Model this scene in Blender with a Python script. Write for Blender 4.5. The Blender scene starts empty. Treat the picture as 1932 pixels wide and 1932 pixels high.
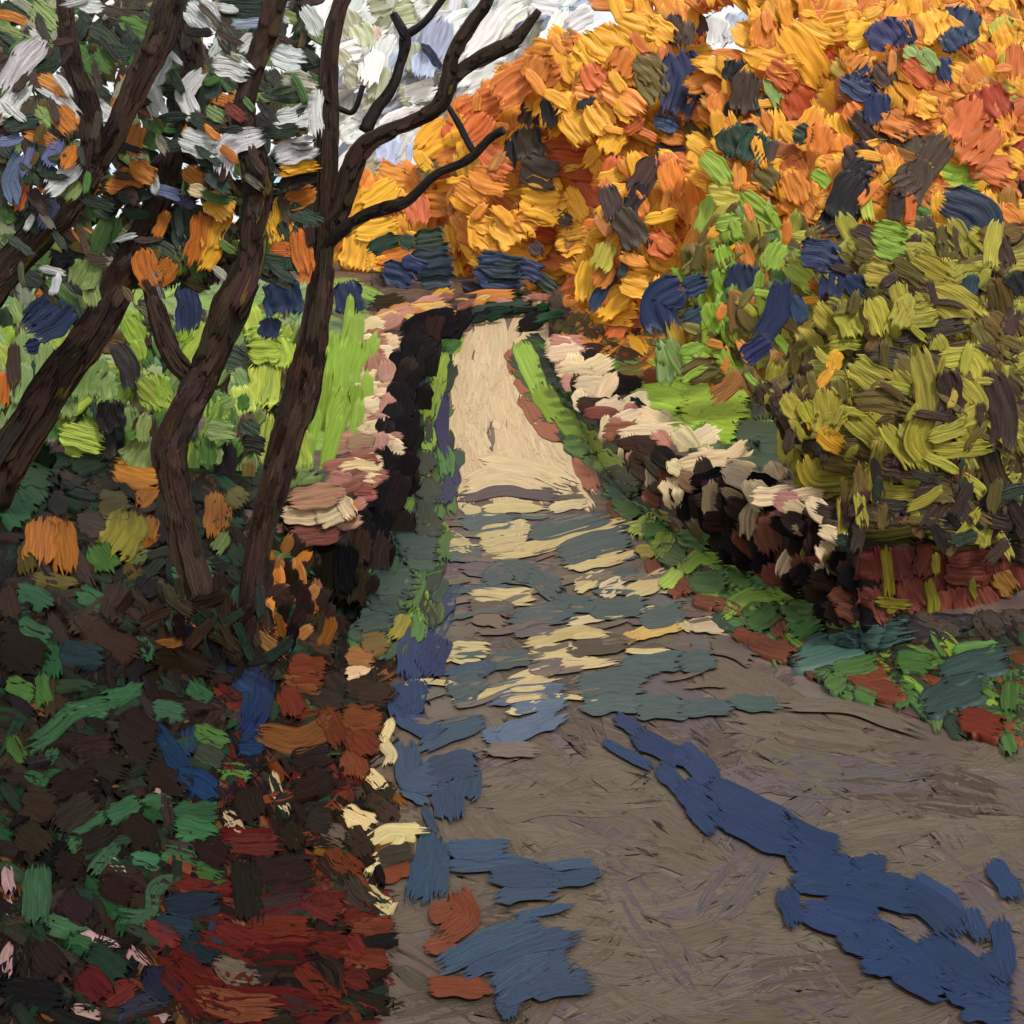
# A lane climbing between two low stone walls through an autumn wood, built as a real landscape whose
# every leaf clump, stone, tuft and patch of ground is a thick dab of oil paint, as in the photographed picture.
import bpy, math, random
from mathutils import Vector
from mathutils.bvhtree import BVHTree

random.seed(7)
R = random.Random(11)
SC = bpy.context.scene
COL = SC.collection

# ------------------------------------------------------------------ camera, world, sun, exposure
F = 2072.0            # focal length in units of the 1932-wide frame used below
CX, HY, CAMZ = 966.0, 720.0, 1.7
cam_d = bpy.data.cameras.new('camera')
cam_d.sensor_width = 36.0
cam_d.lens = 36.0 * F / 1932.0
cam_d.shift_y = -(966.0 - HY) / 1932.0
cam_d.clip_end = 500
cam = bpy.data.objects.new('camera', cam_d)
COL.objects.link(cam)
cam.location = (0, 0, CAMZ)
cam.rotation_euler = (math.radians(90), 0, 0)
SC.camera = cam

SUN_EL, SUN_AZ = math.radians(48), math.radians(152)      # azimuth from +Y clockwise: behind, to the right
world = bpy.data.worlds.new('World')
SC.world = world
world.use_nodes = True
nt = world.node_tree
nt.nodes.clear()
wo = nt.nodes.new('ShaderNodeOutputWorld')
sky = nt.nodes.new('ShaderNodeTexSky')
sky.sky_type = 'NISHITA'
sky.sun_disc = False
sky.sun_elevation = SUN_EL
sky.sun_rotation = SUN_AZ
bg1 = nt.nodes.new('ShaderNodeBackground')
bg1.inputs['Strength'].default_value = 0.10
bg2 = nt.nodes.new('ShaderNodeBackground')
bg2.inputs['Color'].default_value = (0.84, 0.83, 0.81, 1)
bg2.inputs['Strength'].default_value = 0.72
tc = nt.nodes.new('ShaderNodeTexCoord')
mp = nt.nodes.new('ShaderNodeMapping')
mp.inputs['Scale'].default_value = (3.0, 3.0, 7.0)
mp.inputs['Rotation'].default_value = (0.3, 0.5, 0.2)
ns = nt.nodes.new('ShaderNodeTexNoise')
ns.inputs['Scale'].default_value = 3.0
ns.inputs['Detail'].default_value = 4.0
rp = nt.nodes.new('ShaderNodeValToRGB')
rp.color_ramp.elements[0].position = 0.30
rp.color_ramp.elements[1].position = 0.48
mx = nt.nodes.new('ShaderNodeMixShader')
L_ = nt.links.new
L_(tc.outputs['Generated'], mp.inputs['Vector'])
L_(mp.outputs[0], ns.inputs['Vector'])
L_(ns.outputs[0], rp.inputs[0])
L_(rp.outputs[0], mx.inputs[0])
L_(sky.outputs[0], bg1.inputs['Color'])
L_(bg1.outputs[0], mx.inputs[1])
L_(bg2.outputs[0], mx.inputs[2])
L_(mx.outputs[0], wo.inputs['Surface'])

sun_d = bpy.data.lights.new('sun', 'SUN')
sun_d.energy = 1.5
sun_d.angle = math.radians(10)
sun_d.color = (1.0, 0.95, 0.86)
sun = bpy.data.objects.new('sun', sun_d)
COL.objects.link(sun)
to_sun = Vector((math.sin(SUN_AZ) * math.cos(SUN_EL), math.cos(SUN_AZ) * math.cos(SUN_EL), math.sin(SUN_EL)))
sun.rotation_euler = to_sun.to_track_quat('Z', 'Y').to_euler()

SC.view_settings.view_transform = 'Standard'
SC.view_settings.look = 'None'
SC.view_settings.gamma = 1
SC.view_settings.exposure = 0.78
SC.view_settings.use_curve_mapping = False
SC.render.engine = 'CYCLES'
SC.cycles.transparent_max_bounces = 40

# ------------------------------------------------------------------ pigments (sRGB as mixed on the palette)
PAL = dict(
    W=(222, 226, 224), G=(172, 184, 210), P=(168, 170, 146), PKW=(215, 182, 178),
    Y=(232, 168, 48), Y2=(224, 182, 98), O=(208, 126, 48), R=(192, 96, 46), RR=(172, 66, 46), OC=(150, 100, 48),
    N=(40, 52, 86), NB=(46, 60, 74), B=(57, 80, 106), BB=(33, 60, 102), B2=(96, 116, 140), BV=(112, 122, 165),
    K=(32, 27, 29), D=(68, 51, 41), DD=(48, 35, 28),
    L=(142, 174, 58), LL=(172, 194, 76), SG=(134, 158, 92), GR=(82, 122, 58), DG=(46, 62, 48), EM=(66, 112, 74), EMD=(42, 86, 54),
    OL=(174, 164, 60), OLD=(106, 90, 42), OLG=(99, 91, 76),
    T=(236, 206, 162), C=(230, 206, 164), PK=(184, 128, 112), BR=(148, 86, 70), BR2=(176, 110, 84), BR5=(128, 62, 48),
    GB=(116, 101, 87), GBD=(94, 80, 68), GBL=(126, 113, 99), GBT=(152, 128, 96), TE=(78, 96, 96), TE2=(54, 80, 72), TE3=(64, 90, 86),
    DG3=(58, 82, 62), M=(108, 96, 98), CY=(222, 200, 142), RU=(130, 62, 34), RD=(108, 35, 28), PKP=(216, 172, 166),
)
GAIN_V, GAIN_G = 0.92, 0.62


def lin(c):
    c = max(0.0, min(1.0, c / 255.0))
    return c / 12.92 if c <= 0.04045 else ((c + 0.055) / 1.055) ** 2.4


def pig(code, rnd, jit=7):
    r, g, b = PAL[code]
    k = rnd.gauss(0, jit)
    return tuple(lin(c + k + rnd.gauss(0, jit * .45)) for c in (r, g, b))


# ------------------------------------------------------------------ materials
def paint_material(name, rough=0.45, bump=0.7, spec=0.32, dist=0.03, lo=0.70, hi=1.25):
    m = bpy.data.materials.new(name)
    m.use_nodes = True
    t = m.node_tree
    b = t.nodes['Principled BSDF']
    at = t.nodes.new('ShaderNodeAttribute')
    at.attribute_name = 'pigment'
    uv = t.nodes.new('ShaderNodeUVMap')
    uv.uv_map = 'UVMap'
    mpn = t.nodes.new('ShaderNodeMapping')
    mpn.inputs['Scale'].default_value = (0.30, 0.022, 1)
    n1 = t.nodes.new('ShaderNodeTexNoise')
    n1.inputs['Scale'].default_value = 1.0
    n1.inputs['Detail'].default_value = 4.0
    n1.inputs['Roughness'].default_value = 0.62
    n1.inputs['Distortion'].default_value = 0.3
    mr = t.nodes.new('ShaderNodeMapRange')
    mr.inputs[1].default_value = 0.28
    mr.inputs[2].default_value = 0.72
    mr.inputs[3].default_value = lo
    mr.inputs[4].default_value = hi
    mul = t.nodes.new('ShaderNodeVectorMath')
    mul.operation = 'SCALE'
    bp = t.nodes.new('ShaderNodeBump')
    bp.inputs['Strength'].default_value = bump
    bp.inputs['Distance'].default_value = dist
    l = t.links.new
    l(uv.outputs[0], mpn.inputs[0])
    l(mpn.outputs[0], n1.inputs['Vector'])
    l(n1.outputs[0], mr.inputs[0])
    l(at.outputs['Color'], mul.inputs[0])
    l(mr.outputs[0], mul.inputs['Scale'])
    l(mul.outputs[0], b.inputs['Base Color'])
    l(n1.outputs[0], bp.inputs['Height'])
    l(bp.outputs[0], b.inputs['Normal'])
    # the brush runs dry towards the rim of a dab: bare gaps between the bristle lines there
    m1 = t.nodes.new('ShaderNodeMath')
    m1.operation = 'MULTIPLY_ADD'
    m1.inputs[1].default_value = 1.7
    m1.inputs[2].default_value = -1.2
    m2 = t.nodes.new('ShaderNodeMath')
    m2.operation = 'ADD'
    m3 = t.nodes.new('ShaderNodeMath')
    m3.operation = 'MULTIPLY'
    m3.inputs[1].default_value = 7.0
    m3.use_clamp = True
    l(n1.outputs[0], m1.inputs[0])
    l(m1.outputs[0], m2.inputs[0])
    l(at.outputs['Alpha'], m2.inputs[1])
    l(m2.outputs[0], m3.inputs[0])
    l(m3.outputs[0], b.inputs['Alpha'])
    b.inputs['Roughness'].default_value = rough
    b.inputs['Specular IOR Level'].default_value = spec
    return m


PAINT = paint_material('oil_paint')
THIN = paint_material('thin_oil_paint', 0.48, 0.8, 0.22, 0.012, 0.76, 1.22)
SHADE = paint_material('matt_dark_paint', 0.6, 0.9, 0.06, 0.012, 0.60, 1.40)
BARK = paint_material('bark_paint', 0.6, 0.8, 0.2)


def soil_material(name, c1, c2, scale):
    m = bpy.data.materials.new(name)
    m.use_nodes = True
    t = m.node_tree
    b = t.nodes['Principled BSDF']
    tcn = t.nodes.new('ShaderNodeTexCoord')
    mpn = t.nodes.new('ShaderNodeMapping')
    mpn.inputs['Scale'].default_value = (scale, scale * .35, scale)
    n1 = t.nodes.new('ShaderNodeTexNoise')
    n1.inputs['Scale'].default_value = 1.0
    n1.inputs['Detail'].default_value = 6
    r = t.nodes.new('ShaderNodeValToRGB')
    r.color_ramp.elements[0].position = .35
    r.color_ramp.elements[1].position = .65
    r.color_ramp.elements[0].color = (*[lin(c) * .7 for c in c1], 1)
    r.color_ramp.elements[1].color = (*[lin(c) * .7 for c in c2], 1)
    bp = t.nodes.new('ShaderNodeBump')
    bp.inputs['Strength'].default_value = .5
    bp.inputs['Distance'].default_value = .03
    l = t.links.new
    l(tcn.outputs['Object'], mpn.inputs[0])
    l(mpn.outputs[0], n1.inputs['Vector'])
    l(n1.outputs[0], r.inputs[0])
    l(r.outputs[0], b.inputs['Base Color'])
    l(n1.outputs[0], bp.inputs['Height'])
    l(bp.outputs[0], b.inputs['Normal'])
    b.inputs['Roughness'].default_value = .7
    return m


SOIL = soil_material('earth', (70, 46, 40), (112, 82, 62), 5)
LANE = soil_material('lane_surface', (104, 88, 78), (124, 108, 98), 4)
HILLM = soil_material('wooded_hillside', (150, 92, 36), (206, 140, 48), 1.2)
LAWN = soil_material('lawn_grass', (118, 150, 44), (150, 184, 60), 4)
CORE = soil_material('wall_core', (40, 32, 30), (70, 50, 42), 6)


# ------------------------------------------------------------------ object helpers
def link_mesh(name, verts, faces, mat, parent=None, cols=None, uvs=None, smooth=True):
    me = bpy.data.meshes.new(name)
    me.from_pydata(verts, [], faces)
    if cols is not None:
        a = me.color_attributes.new('pigment', 'FLOAT_COLOR', 'POINT')
        flat = []
        for c in cols:
            flat += [c[0], c[1], c[2], c[3] if len(c) > 3 else 1.0]
        a.data.foreach_set('color', flat)
    if uvs is not None:
        ul = me.uv_layers.new(name='UVMap')
        flat = []
        for f in faces:
            for i in f:
                flat += uvs[i]
        ul.data.foreach_set('uv', flat)
    if smooth:
        me.polygons.foreach_set('use_smooth', [True] * len(me.polygons))
    me.materials.append(mat)
    o = bpy.data.objects.new(name, me)
    COL.objects.link(o)
    if parent is not None:
        o.parent = parent
        o.matrix_parent_inverse = parent.matrix_world.inverted()
    return o


def thing(name, label, cat, loc, group=None):
    o = bpy.data.objects.new(name, None)
    o.empty_display_size = .2
    o.location = loc
    COL.objects.link(o)
    o['label'] = label
    o['category'] = cat
    if group:
        o['group'] = group
    o.matrix_world.translation = Vector(loc)
    return o


def P(u, v, d):
    return Vector(((u - CX) / F * d, d, CAMZ + (HY - v) / F * d))


CAM = Vector((0, 0, CAMZ))


def interp(tab, y):
    if y <= tab[0][0]:
        return tab[0][1]
    for (a, fa), (b, fb) in zip(tab, tab[1:]):
        if y <= b:
            return fa + (fb - fa) * (y - a) / (b - a)
    return tab[-1][1]


def sstep(a, b, x):
    t = max(0., min(1., (x - a) / (b - a)))
    return t * t * (3 - 2 * t)


# ------------------------------------------------------------------ ground form
def pz(y):
    if y < 14:
        return 0.0
    if y < 30:
        return 0.0142 * (y - 14) ** 2
    return 0.0142 * 256 + (y - 30) * 0.16


EDGE_L = [(560, 985), (600, 930), (620, 905), (640, 882), (700, 852), (760, 848), (830, 856), (900, 870), (930, 868), (1000, 850), (1100, 838), (1200, 826), (1300, 790), (1400, 752), (1500, 765), (1600, 785), (1700, 745), (1932, 690), (3000, 500)]
EDGE_R = [(560, 1060), (600, 1040), (620, 1025), (640, 1002), (700, 978), (760, 1002), (830, 1068), (900, 1108), (930, 1135), (1000, 1188), (1100, 1245), (1200, 1390), (1300, 1560), (1400, 1850), (1500, 2150), (1700, 2600), (1932, 3000), (3000, 4600)]


def v_of(y):
    return HY + (CAMZ - pz(y)) / y * F


def xl(y):
    y = min(max(y, 1.0), 30)
    return (interp(EDGE_L, v_of(y)) - CX) / F * y


def xr(y):
    y = min(max(y, 1.0), 30)
    return (interp(EDGE_R, v_of(y)) - CX) / F * y


WL = [(7, -1.0), (9.2, -1.2), (12.6, -1.4), (16.8, -1.68), (19, -1.85), (21.5, -2.0), (25.5, -2.10), (27.5, -1.85), (29, -1.45), (30, -.95), (30.8, -.25), (31.4, .6), (33, 2.5)]
WR = [(6.6, 2.02), (8, 2.0), (10.5, 1.78), (14, 1.66), (20, 1.42), (26, 1.08), (30, 0.95)]


def wl(y):
    return interp(WL, y)


def wr(y):
    return interp(WR, y)


def hl(y):
    return interp([(7, .95), (18, .92), (25, .75), (29, .5), (34, .42)], y)


def hr(y):
    return interp([(6.6, .8), (12, .82), (20, .6), (30, .5)], y)


def height(x, y):
    base = pz(y)
    a, b = xl(y), xr(y)
    if y < 1:
        a, b = -.5, 1.5
    if a <= x <= b:
        return base
    if x < a:
        t = a - x
        bank = min(0.5 * t, 1.5)
        w = wl(y)
        verge = min(.08 * t, .06)
        if x < w - .25:
            verge = hl(y) - .12 + min(.06 * (w - .25 - x), .8)
        k = sstep(6.2, 7.8, y)
        return base + bank * (1 - k) + verge * k
    t = x - b
    w = wr(y)
    verge = min(.12 * t, .12)
    near = min(.18 * t, 1.0)
    if x > w + .25:
        verge = hr(y) - .1 + min(.10 * (x - w - .25), 1.0)
    k = sstep(6.2, 6.9, y)
    return base + near * (1 - k) + verge * k


def grid_mesh(xs, ys, fz):
    vs = [(x, y, fz(x, y)) for y in ys for x in xs]
    n = len(xs)
    fs = [(j * n + i, j * n + i + 1, (j + 1) * n + i + 1, (j + 1) * n + i) for j in range(len(ys) - 1) for i in range(n - 1)]
    return vs, fs


xs = [-40, -30, -22, -16, -12, -9, -7]
x = -6.0
while x < 6.0:
    xs.append(x)
    x += 0.12
xs += [6, 7, 9, 12, 16, 22, 30, 40]
ys = [-30, -20, -12, -6, -3, -1, 0]
y = .8
while y < 34:
    ys.append(y)
    y += 0.15 if y < 10 else .3
ys += [36, 39, 43, 48, 54, 62, 72, 90, 130, 200, 320]


def ground_z(x, y):
    yy = max(y, .8)
    z = height(x, yy) - .004
    if y > 70:
        z = height(x, 70)
    return z


gv, gf = grid_mesh(xs, ys, ground_z)
ground = link_mesh('ground', gv, gf, SOIL)
ground['kind'] = 'structure'

# lane sheet
pv, pf = [], []
yy = 1.2
rows = []
while yy < 30.2:
    a, b = xl(yy), xr(yy)
    rows.append([(a + (b - a) * i / 8, yy, pz(yy) + .001) for i in range(9)])
    yy += .12 if yy < 12 else .25
for r_ in rows:
    pv += r_
for j in range(len(rows) - 1):
    for i in range(8):
        pf.append((j * 9 + i, j * 9 + i + 1, (j + 1) * 9 + i + 1, (j + 1) * 9 + i))
path = link_mesh('path', pv, pf, LANE)
path['kind'] = 'structure'


def wall_solid(line, hfun, zfun, side, thick):
    vs, fs = [], []
    for (y, x) in line:
        z0 = zfun(y)
        t = z0 + hfun(y)
        vs += [(x, y, z0 - .4), (x + side * .06, y, t), (x + side * thick, y, t - .02), (x + side * thick, y, z0 - .4)]
    for i in range(len(line) - 1):
        for k in range(3):
            a = i * 4 + k
            q = (a, a + 1, a + 5, a + 4)
            fs.append(q if side < 0 else q[::-1])
    n = len(line) - 1
    fs += [(0, 3, 2, 1), (n * 4, n * 4 + 1, n * 4 + 2, n * 4 + 3)]
    return vs, fs


lineL = [(q_, wl(q_)) for q_ in [7 + i * .5 for i in range(46)] + [29.8, 30.1, 30.4, 30.7, 31.0, 31.2, 31.4]]
lineR = [(6.62 + i * .5, wr(6.62 + i * .5)) for i in range(47)]
lwv, lwf = wall_solid(lineL, hl, pz, -1, .46)
rwv, rwf = wall_solid(lineR, hr, pz, 1, .6)
left_wall = thing('stone_wall', 'low dry stone wall with pale cap stones and an inner face painted black for shade left of the path', 'stone wall', (wl(14), 14, pz(14)))
right_wall = thing('stone_wall', 'low broken stone wall of cream and pink blocks along the right side of the climbing path', 'stone wall', (wr(14), 14, pz(14)))
link_mesh('wall_core', lwv, lwf, CORE, left_wall, smooth=False)
link_mesh('wall_core', rwv, rwf, CORE, right_wall, smooth=False)
bx0, bx1, by, bt = 2.12, 3.25, 6.5, .94
bv = [(bx0, by, -.3), (bx1, by, -.1), (bx1, by + .03, bt), (bx0, by + .03, bt - .06), (bx0, by + .45, -.3), (bx1, by + .45, -.1), (bx1, by + .45, bt), (bx0, by + .45, bt - .06)]
bf = [(0, 1, 2, 3), (3, 2, 6, 7), (5, 4, 7, 6), (4, 0, 3, 7), (1, 5, 6, 2)]
red_wall = thing('garden_wall', 'red brick coloured garden wall hung with yellow-green sprays beneath the olive shrub at right', 'wall', (2.6, by, .1))
link_mesh('wall_core', bv, bf, CORE, red_wall, smooth=False)


# hill behind
RIDGE = [(-1200, 380), (0, 430), (600, 420), (740, 350), (860, 250), (960, 180), (1040, 120), (1120, 110), (1250, 120), (1400, 150), (1550, 80), (1932, 40), (3300, 120)]
hv, hf = [], []
cols_u = list(range(-1200, 3301, 75))
for k, d in enumerate([40, 43, 46, 50, 54, 58, 66]):
    t = [0, .3, .58, .82, .95, 1.0, .8][k]
    for u in cols_u:
        top = CAMZ + (HY - interp(RIDGE, u)) / F * 56
        x_ = (u - CX) / F * 50
        z0 = pz(40) - .5
        hv.append((x_, d, z0 + (top - z0) * t + .25 * math.sin(u * .013 + k)))
nu = len(cols_u)
for k in range(6):
    for i in range(nu - 1):
        hf.append((k * nu + i, k * nu + i + 1, (k + 1) * nu + i + 1, (k + 1) * nu + i))
hill = link_mesh('hill', hv, hf, HILLM)
hill['kind'] = 'structure'

BV = dict(
    ground=BVHTree.FromPolygons([Vector(v) for v in gv], gf),
    path=BVHTree.FromPolygons([Vector(v) for v in pv], pf),
    lwall=BVHTree.FromPolygons([Vector(v) for v in lwv], lwf),
    rwall=BVHTree.FromPolygons([Vector(v) for v in rwv], rwf),
    red=BVHTree.FromPolygons([Vector(v) for v in bv], bf),
)
av, af = [], []
for v_, f_ in ((gv, gf), (lwv, lwf), (rwv, rwf), (bv, bf)):
    k_ = len(av)
    av += [Vector(q) for q in v_]
    af += [tuple(i + k_ for i in q) for q in f_]
BV['all'] = BVHTree.FromPolygons(av, af)


def ray(u, v, tree):
    d = Vector(((u - CX) / F, 1.0, (HY - v) / F))
    n = d.normalized()
    h, nn, i, dist = BV[tree].ray_cast(CAM, n, 400)
    if h is None:
        return None
    if nn.dot(n) > 0:
        nn = -nn
    return h, nn


# ------------------------------------------------------------------ a dab of paint
def catmull(pts, n):
    if len(pts) == 2:
        (x0, y0), (x1, y1) = pts
        L = math.hypot(x1 - x0, y1 - y0)
        b = R.uniform(-.07, .07)
        mid = ((x0 + x1) / 2 - (y1 - y0) * b, (y0 + y1) / 2 + (x1 - x0) * b)
        pts = [pts[0], mid, pts[1]]
    q = [(2 * pts[0][0] - pts[1][0], 2 * pts[0][1] - pts[1][1])] + list(pts) + [(2 * pts[-1][0] - pts[-2][0], 2 * pts[-1][1] - pts[-2][1])]
    seg = len(pts) - 1
    out = []
    for k in range(n):
        t = k / (n - 1) * seg
        i = min(int(t), seg - 1)
        f = t - i
        p0, p1, p2, p3 = q[i:i + 4]
        out.append(tuple(.5 * (2 * p1[a] + (p2[a] - p0[a]) * f + (2 * p0[a] - 5 * p1[a] + 4 * p2[a] - p3[a]) * f * f + (3 * p1[a] - p0[a] - 3 * p2[a] + p3[a]) * f ** 3) for a in (0, 1)))
    return out


def dab(pts, w, code, depth=None, tree=None, clampd=.12, lift=0.0, thick=None, gain=GAIN_V, code2=None, relief=1.0, coarse=False, jit=7, mixk=1.0, flat=False, face=False):
    """pts: polyline in frame units; depth: distance for a free-standing dab, or tree: the surface it is laid on."""
    rnd = R
    L = sum(math.hypot(b[0] - a[0], b[1] - a[1]) for a, b in zip(pts, pts[1:]))
    # lengthen a little so that blunt ends reach the listed points
    na = max(5, min(16, int(L / 8) + 4))
    nc = max(5, min(16, int(w / 3.4) + 3))
    if coarse:
        na, nc = max(5, na // 2 + 2), max(5, nc * 2 // 3)
    c = catmull(pts, na)
    (uc, vc) = c[na // 2]
    n0 = None
    if tree:
        h = None
        for du, dv in ((0, 0), (0, 6), (-8, 4), (8, 4), (0, 18), (-20, 10), (20, 10), (0, 40)):
            h = ray(uc + du, vc + dv, tree)
            if h:
                break
        if h is None:
            h = ray(uc, vc, 'ground')
        if h is None:
            return None
        if face:
            for du, dv in ((0, 8), (0, 16), (-9, 8), (9, 8)):
                h2 = ray(uc + du, vc + dv, tree)
                if h2 and h2[0].y < h[0].y:
                    h = h2
        dc = h[0].y
        n0 = h[1]
    else:
        dc = depth
    px = dc / F
    col1 = pig(code, rnd, jit)
    if code2:
        col2 = pig(code2, rnd, jit)
    else:
        k = rnd.choice((.55, .7, 1.25, 1.35))
        col2 = tuple(min(.95, a * k) for a in col1)
    st = [rnd.gauss(0, .5) * mixk for _ in range(nc)]
    e0 = [rnd.uniform(-.10, .06) for _ in range(nc)]
    e1 = [rnd.uniform(-.13, .16) for _ in range(nc)]
    hcol = [rnd.uniform(.25, 1.0) for _ in range(nc)]
    hcol[0] = hcol[-1] = rnd.uniform(.75, 1.15)
    wob1, wob2 = rnd.uniform(0, 6), rnd.uniform(0, 6)
    tu, tv = rnd.uniform(-.08, .08), rnd.uniform(-.08, .08)   # tilt of a free dab
    cup = rnd.uniform(-.02, .05)
    verts, cols, uvs = [], [], []
    u0r, v0r = rnd.uniform(0, 900), rnd.uniform(0, 900)
    base = []
    ext = min(w * .35, 8)
    for i in range(na):
        t = i / (na - 1)
        a = c[max(0, i - 1)]
        b = c[min(na - 1, i + 1)]
        tx, ty = b[0] - a[0], b[1] - a[1]
        q = math.hypot(tx, ty) or 1
        tx, ty = tx / q, ty / q
        prof = min(1.0, .62 + 3.2 * t, .70 + 3.0 * (1 - t)) * (1 + .07 * math.sin(wob1 + t * 9))
        for j in range(nc):
            s = j / (nc - 1) * 2 - 1
            sh = 0
            if t < .3:
                sh = (e0[j] * (L + 2 * ext) - ext * (1 - .5 * s * s)) * (1 - t / .3)
            elif t > .7:
                sh = (e1[j] * (L + 2 * ext) + ext * (1 - .6 * s * s)) * (t - .7) / .3
            hw = w * .5 * prof * (1 + .05 * math.sin(wob2 + t * 14 + s * 2))
            uu = c[i][0] - ty * s * hw + tx * sh
            vv = c[i][1] + tx * s * hw + ty * sh
            if tree and face:
                p = P(uu, vv, dc + ((uu - uc) * tu + (vv - vc) * (tv - .25)) * px)
                n = (CAM - p).normalized()
            elif tree:
                hh = ray(uu, vv, tree)
                if hh is None or abs(hh[0].y - dc) > clampd * dc:
                    dr = Vector(((uu - CX) / F, 1.0, (HY - vv) / F))
                    q = dr.dot(n0)
                    t_ = (h[0] - CAM).dot(n0) / q if abs(q) > 1e-5 else -1
                    if dc * (1 - clampd) < t_ < dc * (1 + clampd):
                        p = P(uu, vv, t_)
                    else:
                        p = P(uu, vv, dc)
                    n = n0
                else:
                    p, n = hh
            else:
                dd = dc * (1 + 0) + ((uu - uc) * tu + (vv - vc) * tv) * px + cup * s * s * w * .5 * px
                p = P(uu, vv, dd)
                n = (CAM - p).normalized()
            endr = 1.0 + (.8 if t > .88 else 0)
            hgt = (.045 + .11 * hcol[j] * (1 + .25 * math.sin(wob1 * 3 + t * 7 + j)) * endr) * w * px * relief
            if tree in ('ground', 'path', 'all'):
                hgt = min(hgt * .25, .0007 * dc) if flat else min(hgt, .03, .0035 * dc) * .8
            p = p + n * (hgt + lift)
            base.append((p, n))
            verts.append(tuple(p))
            m = max(0, min(1, abs(st[j]) * (.55 + .45 * math.sin(wob2 + t * 5 + j * 2))))
            cc = tuple((x1 * (1 - m) + x2 * m) * gain for x1, x2 in zip(col1, col2)) + (min(1.0, .30 + t * 5.5, .20 + (1 - t) * 4.2, .62 if j in (0, nc - 1) else 1.0),)
            cols.append(cc)
            uvs.append((u0r + (s * .5 + .5) * w, v0r + t * L))
    faces = []
    for i in range(na - 1):
        for j in range(nc - 1):
            k = i * nc + j
            faces.append((k, k + 1, k + nc + 1, k + nc))
    ring = [j for j in range(nc)] + [i * nc + nc - 1 for i in range(1, na)] + [(na - 1) * nc + j for j in range(nc - 2, -1, -1)] + [i * nc for i in range(na - 2, 0, -1)]
    th = thick if thick is not None else ((.0006 * dc if flat else .02) if tree else .04 * w * px)
    s0 = len(verts)
    if flat:          # a thin film of paint scraped onto the lane
        return verts, faces, cols, uvs, L * w
    for k in ring:
        p, n = base[k]
        p2 = p - n * (th if flat else th + lift)
        verts.append(tuple(p2))
        cols.append(cols[k])
        uvs.append(uvs[k])
    m = len(ring)
    for k in range(m):
        faces.append((ring[k], s0 + k, s0 + (k + 1) % m, ring[(k + 1) % m]))
    return verts, faces, cols, uvs, L * w


# ------------------------------------------------------------------ owners of the dabs
OWN = {}      # key -> dict(root, items, part name)


def own(key, root, part, surf=None, depth=None, R_px=None, centre=None, **kw):
    OWN[key] = dict(root=root, part=part, surf=surf, depth=depth, rad=R_px, centre=centre, items=[], kw=kw, n=0, mat=SHADE if part == 'leaf_clump' and surf else (THIN if surf else PAINT))


def put(key, pts, w, code, name=None, back=0.0, code2=None, coarse=False):
    o = OWN[key]
    kw = dict(o['kw'])
    o['n'] += 1
    if o['surf']:
        if back:
            kw.pop('top', 0)
            kw['relief'] = kw.get('relief', 1) * .5
        r = dab(pts, w, code, tree=o['surf'], lift=kw.pop('lift', .0) + (0 if back else kw.pop('top', .0015) + .00002 * o['n']), code2=code2, coarse=coarse, **kw)
    else:
        uc = sum(p[0] for p in pts) / len(pts)
        vc = sum(p[1] for p in pts) / len(pts)
        d = o['depth']
        q = math.hypot(uc - o['centre'][0], vc - o['centre'][1]) / o['rad']
        dome = math.sqrt(max(0, 1 - min(q, 1) ** 2)) * o['rad'] * d / F * .35
        d = d - dome + back + R.uniform(-.003, .003) * d * .5 - (0 if back else .00012 * o['n'] * d)
        r = dab(pts, w, code, depth=d, code2=code2, coarse=coarse, **kw)
    if r:
        o['items'].append((r, name or o['part']))


def flush():
    for key, o in OWN.items():
        it = sorted(o['items'], key=lambda q: -q[0][4])
        solo, rest = it[:285], it[285:]
        for (v, f, c, uv, a), nm in solo:
            link_mesh(nm, v, f, o['mat'], o['root'], c, uv)
        if rest:
            V, FF, CC, UU = [], [], [], []
            for (v, f, c, uv, a), nm in rest:
                b = len(V)
                V += v
                FF += [tuple(i + b for i in q) for q in f]
                CC += c
                UU += uv
            m = link_mesh(o['part'] + '_mass', V, FF, o['mat'], o['root'], CC, UU)
            m['kind'] = 'stuff'


own('path', path, 'lane_and_shade_stroke', surf='ground', gain=GAIN_G, clampd=.5, lift=.0065, flat=True, jit=4, mixk=.55)  # also carries cast shadows and sun dapple, painted as coloured strokes
own('land', ground, 'grass_tuft', surf='all', gain=GAIN_G, clampd=.3, lift=.02)
ver_l = link_mesh('grass_verge', [(xl(y_) - .02 - k * .1, y_, height(xl(y_) - .02 - k * .1, y_) + .003) for y_ in [7.5 + i * .5 for i in range(45)] for k in range(4)],
                  [(i * 4 + k, (i + 1) * 4 + k, (i + 1) * 4 + k + 1, i * 4 + k + 1) for i in range(44) for k in range(3)], SOIL)
ver_r = link_mesh('grass_verge', [(xr(y_) + .02 + k * .1, y_, height(xr(y_) + .02 + k * .1, y_) + .003) for y_ in [5 + i * .5 for i in range(50)] for k in range(4)],
                  [(i * 4 + k, i * 4 + k + 1, (i + 1) * 4 + k + 1, (i + 1) * 4 + k) for i in range(49) for k in range(3)], SOIL)
ver_l['kind'] = ver_r['kind'] = 'structure'
own('vergel', ver_l, 'grass_tuft', surf='all', gain=GAIN_G, clampd=.25, lift=.02)
own('verger', ver_r, 'grass_tuft', surf='all', gain=GAIN_G, clampd=.25, lift=.02)


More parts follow.
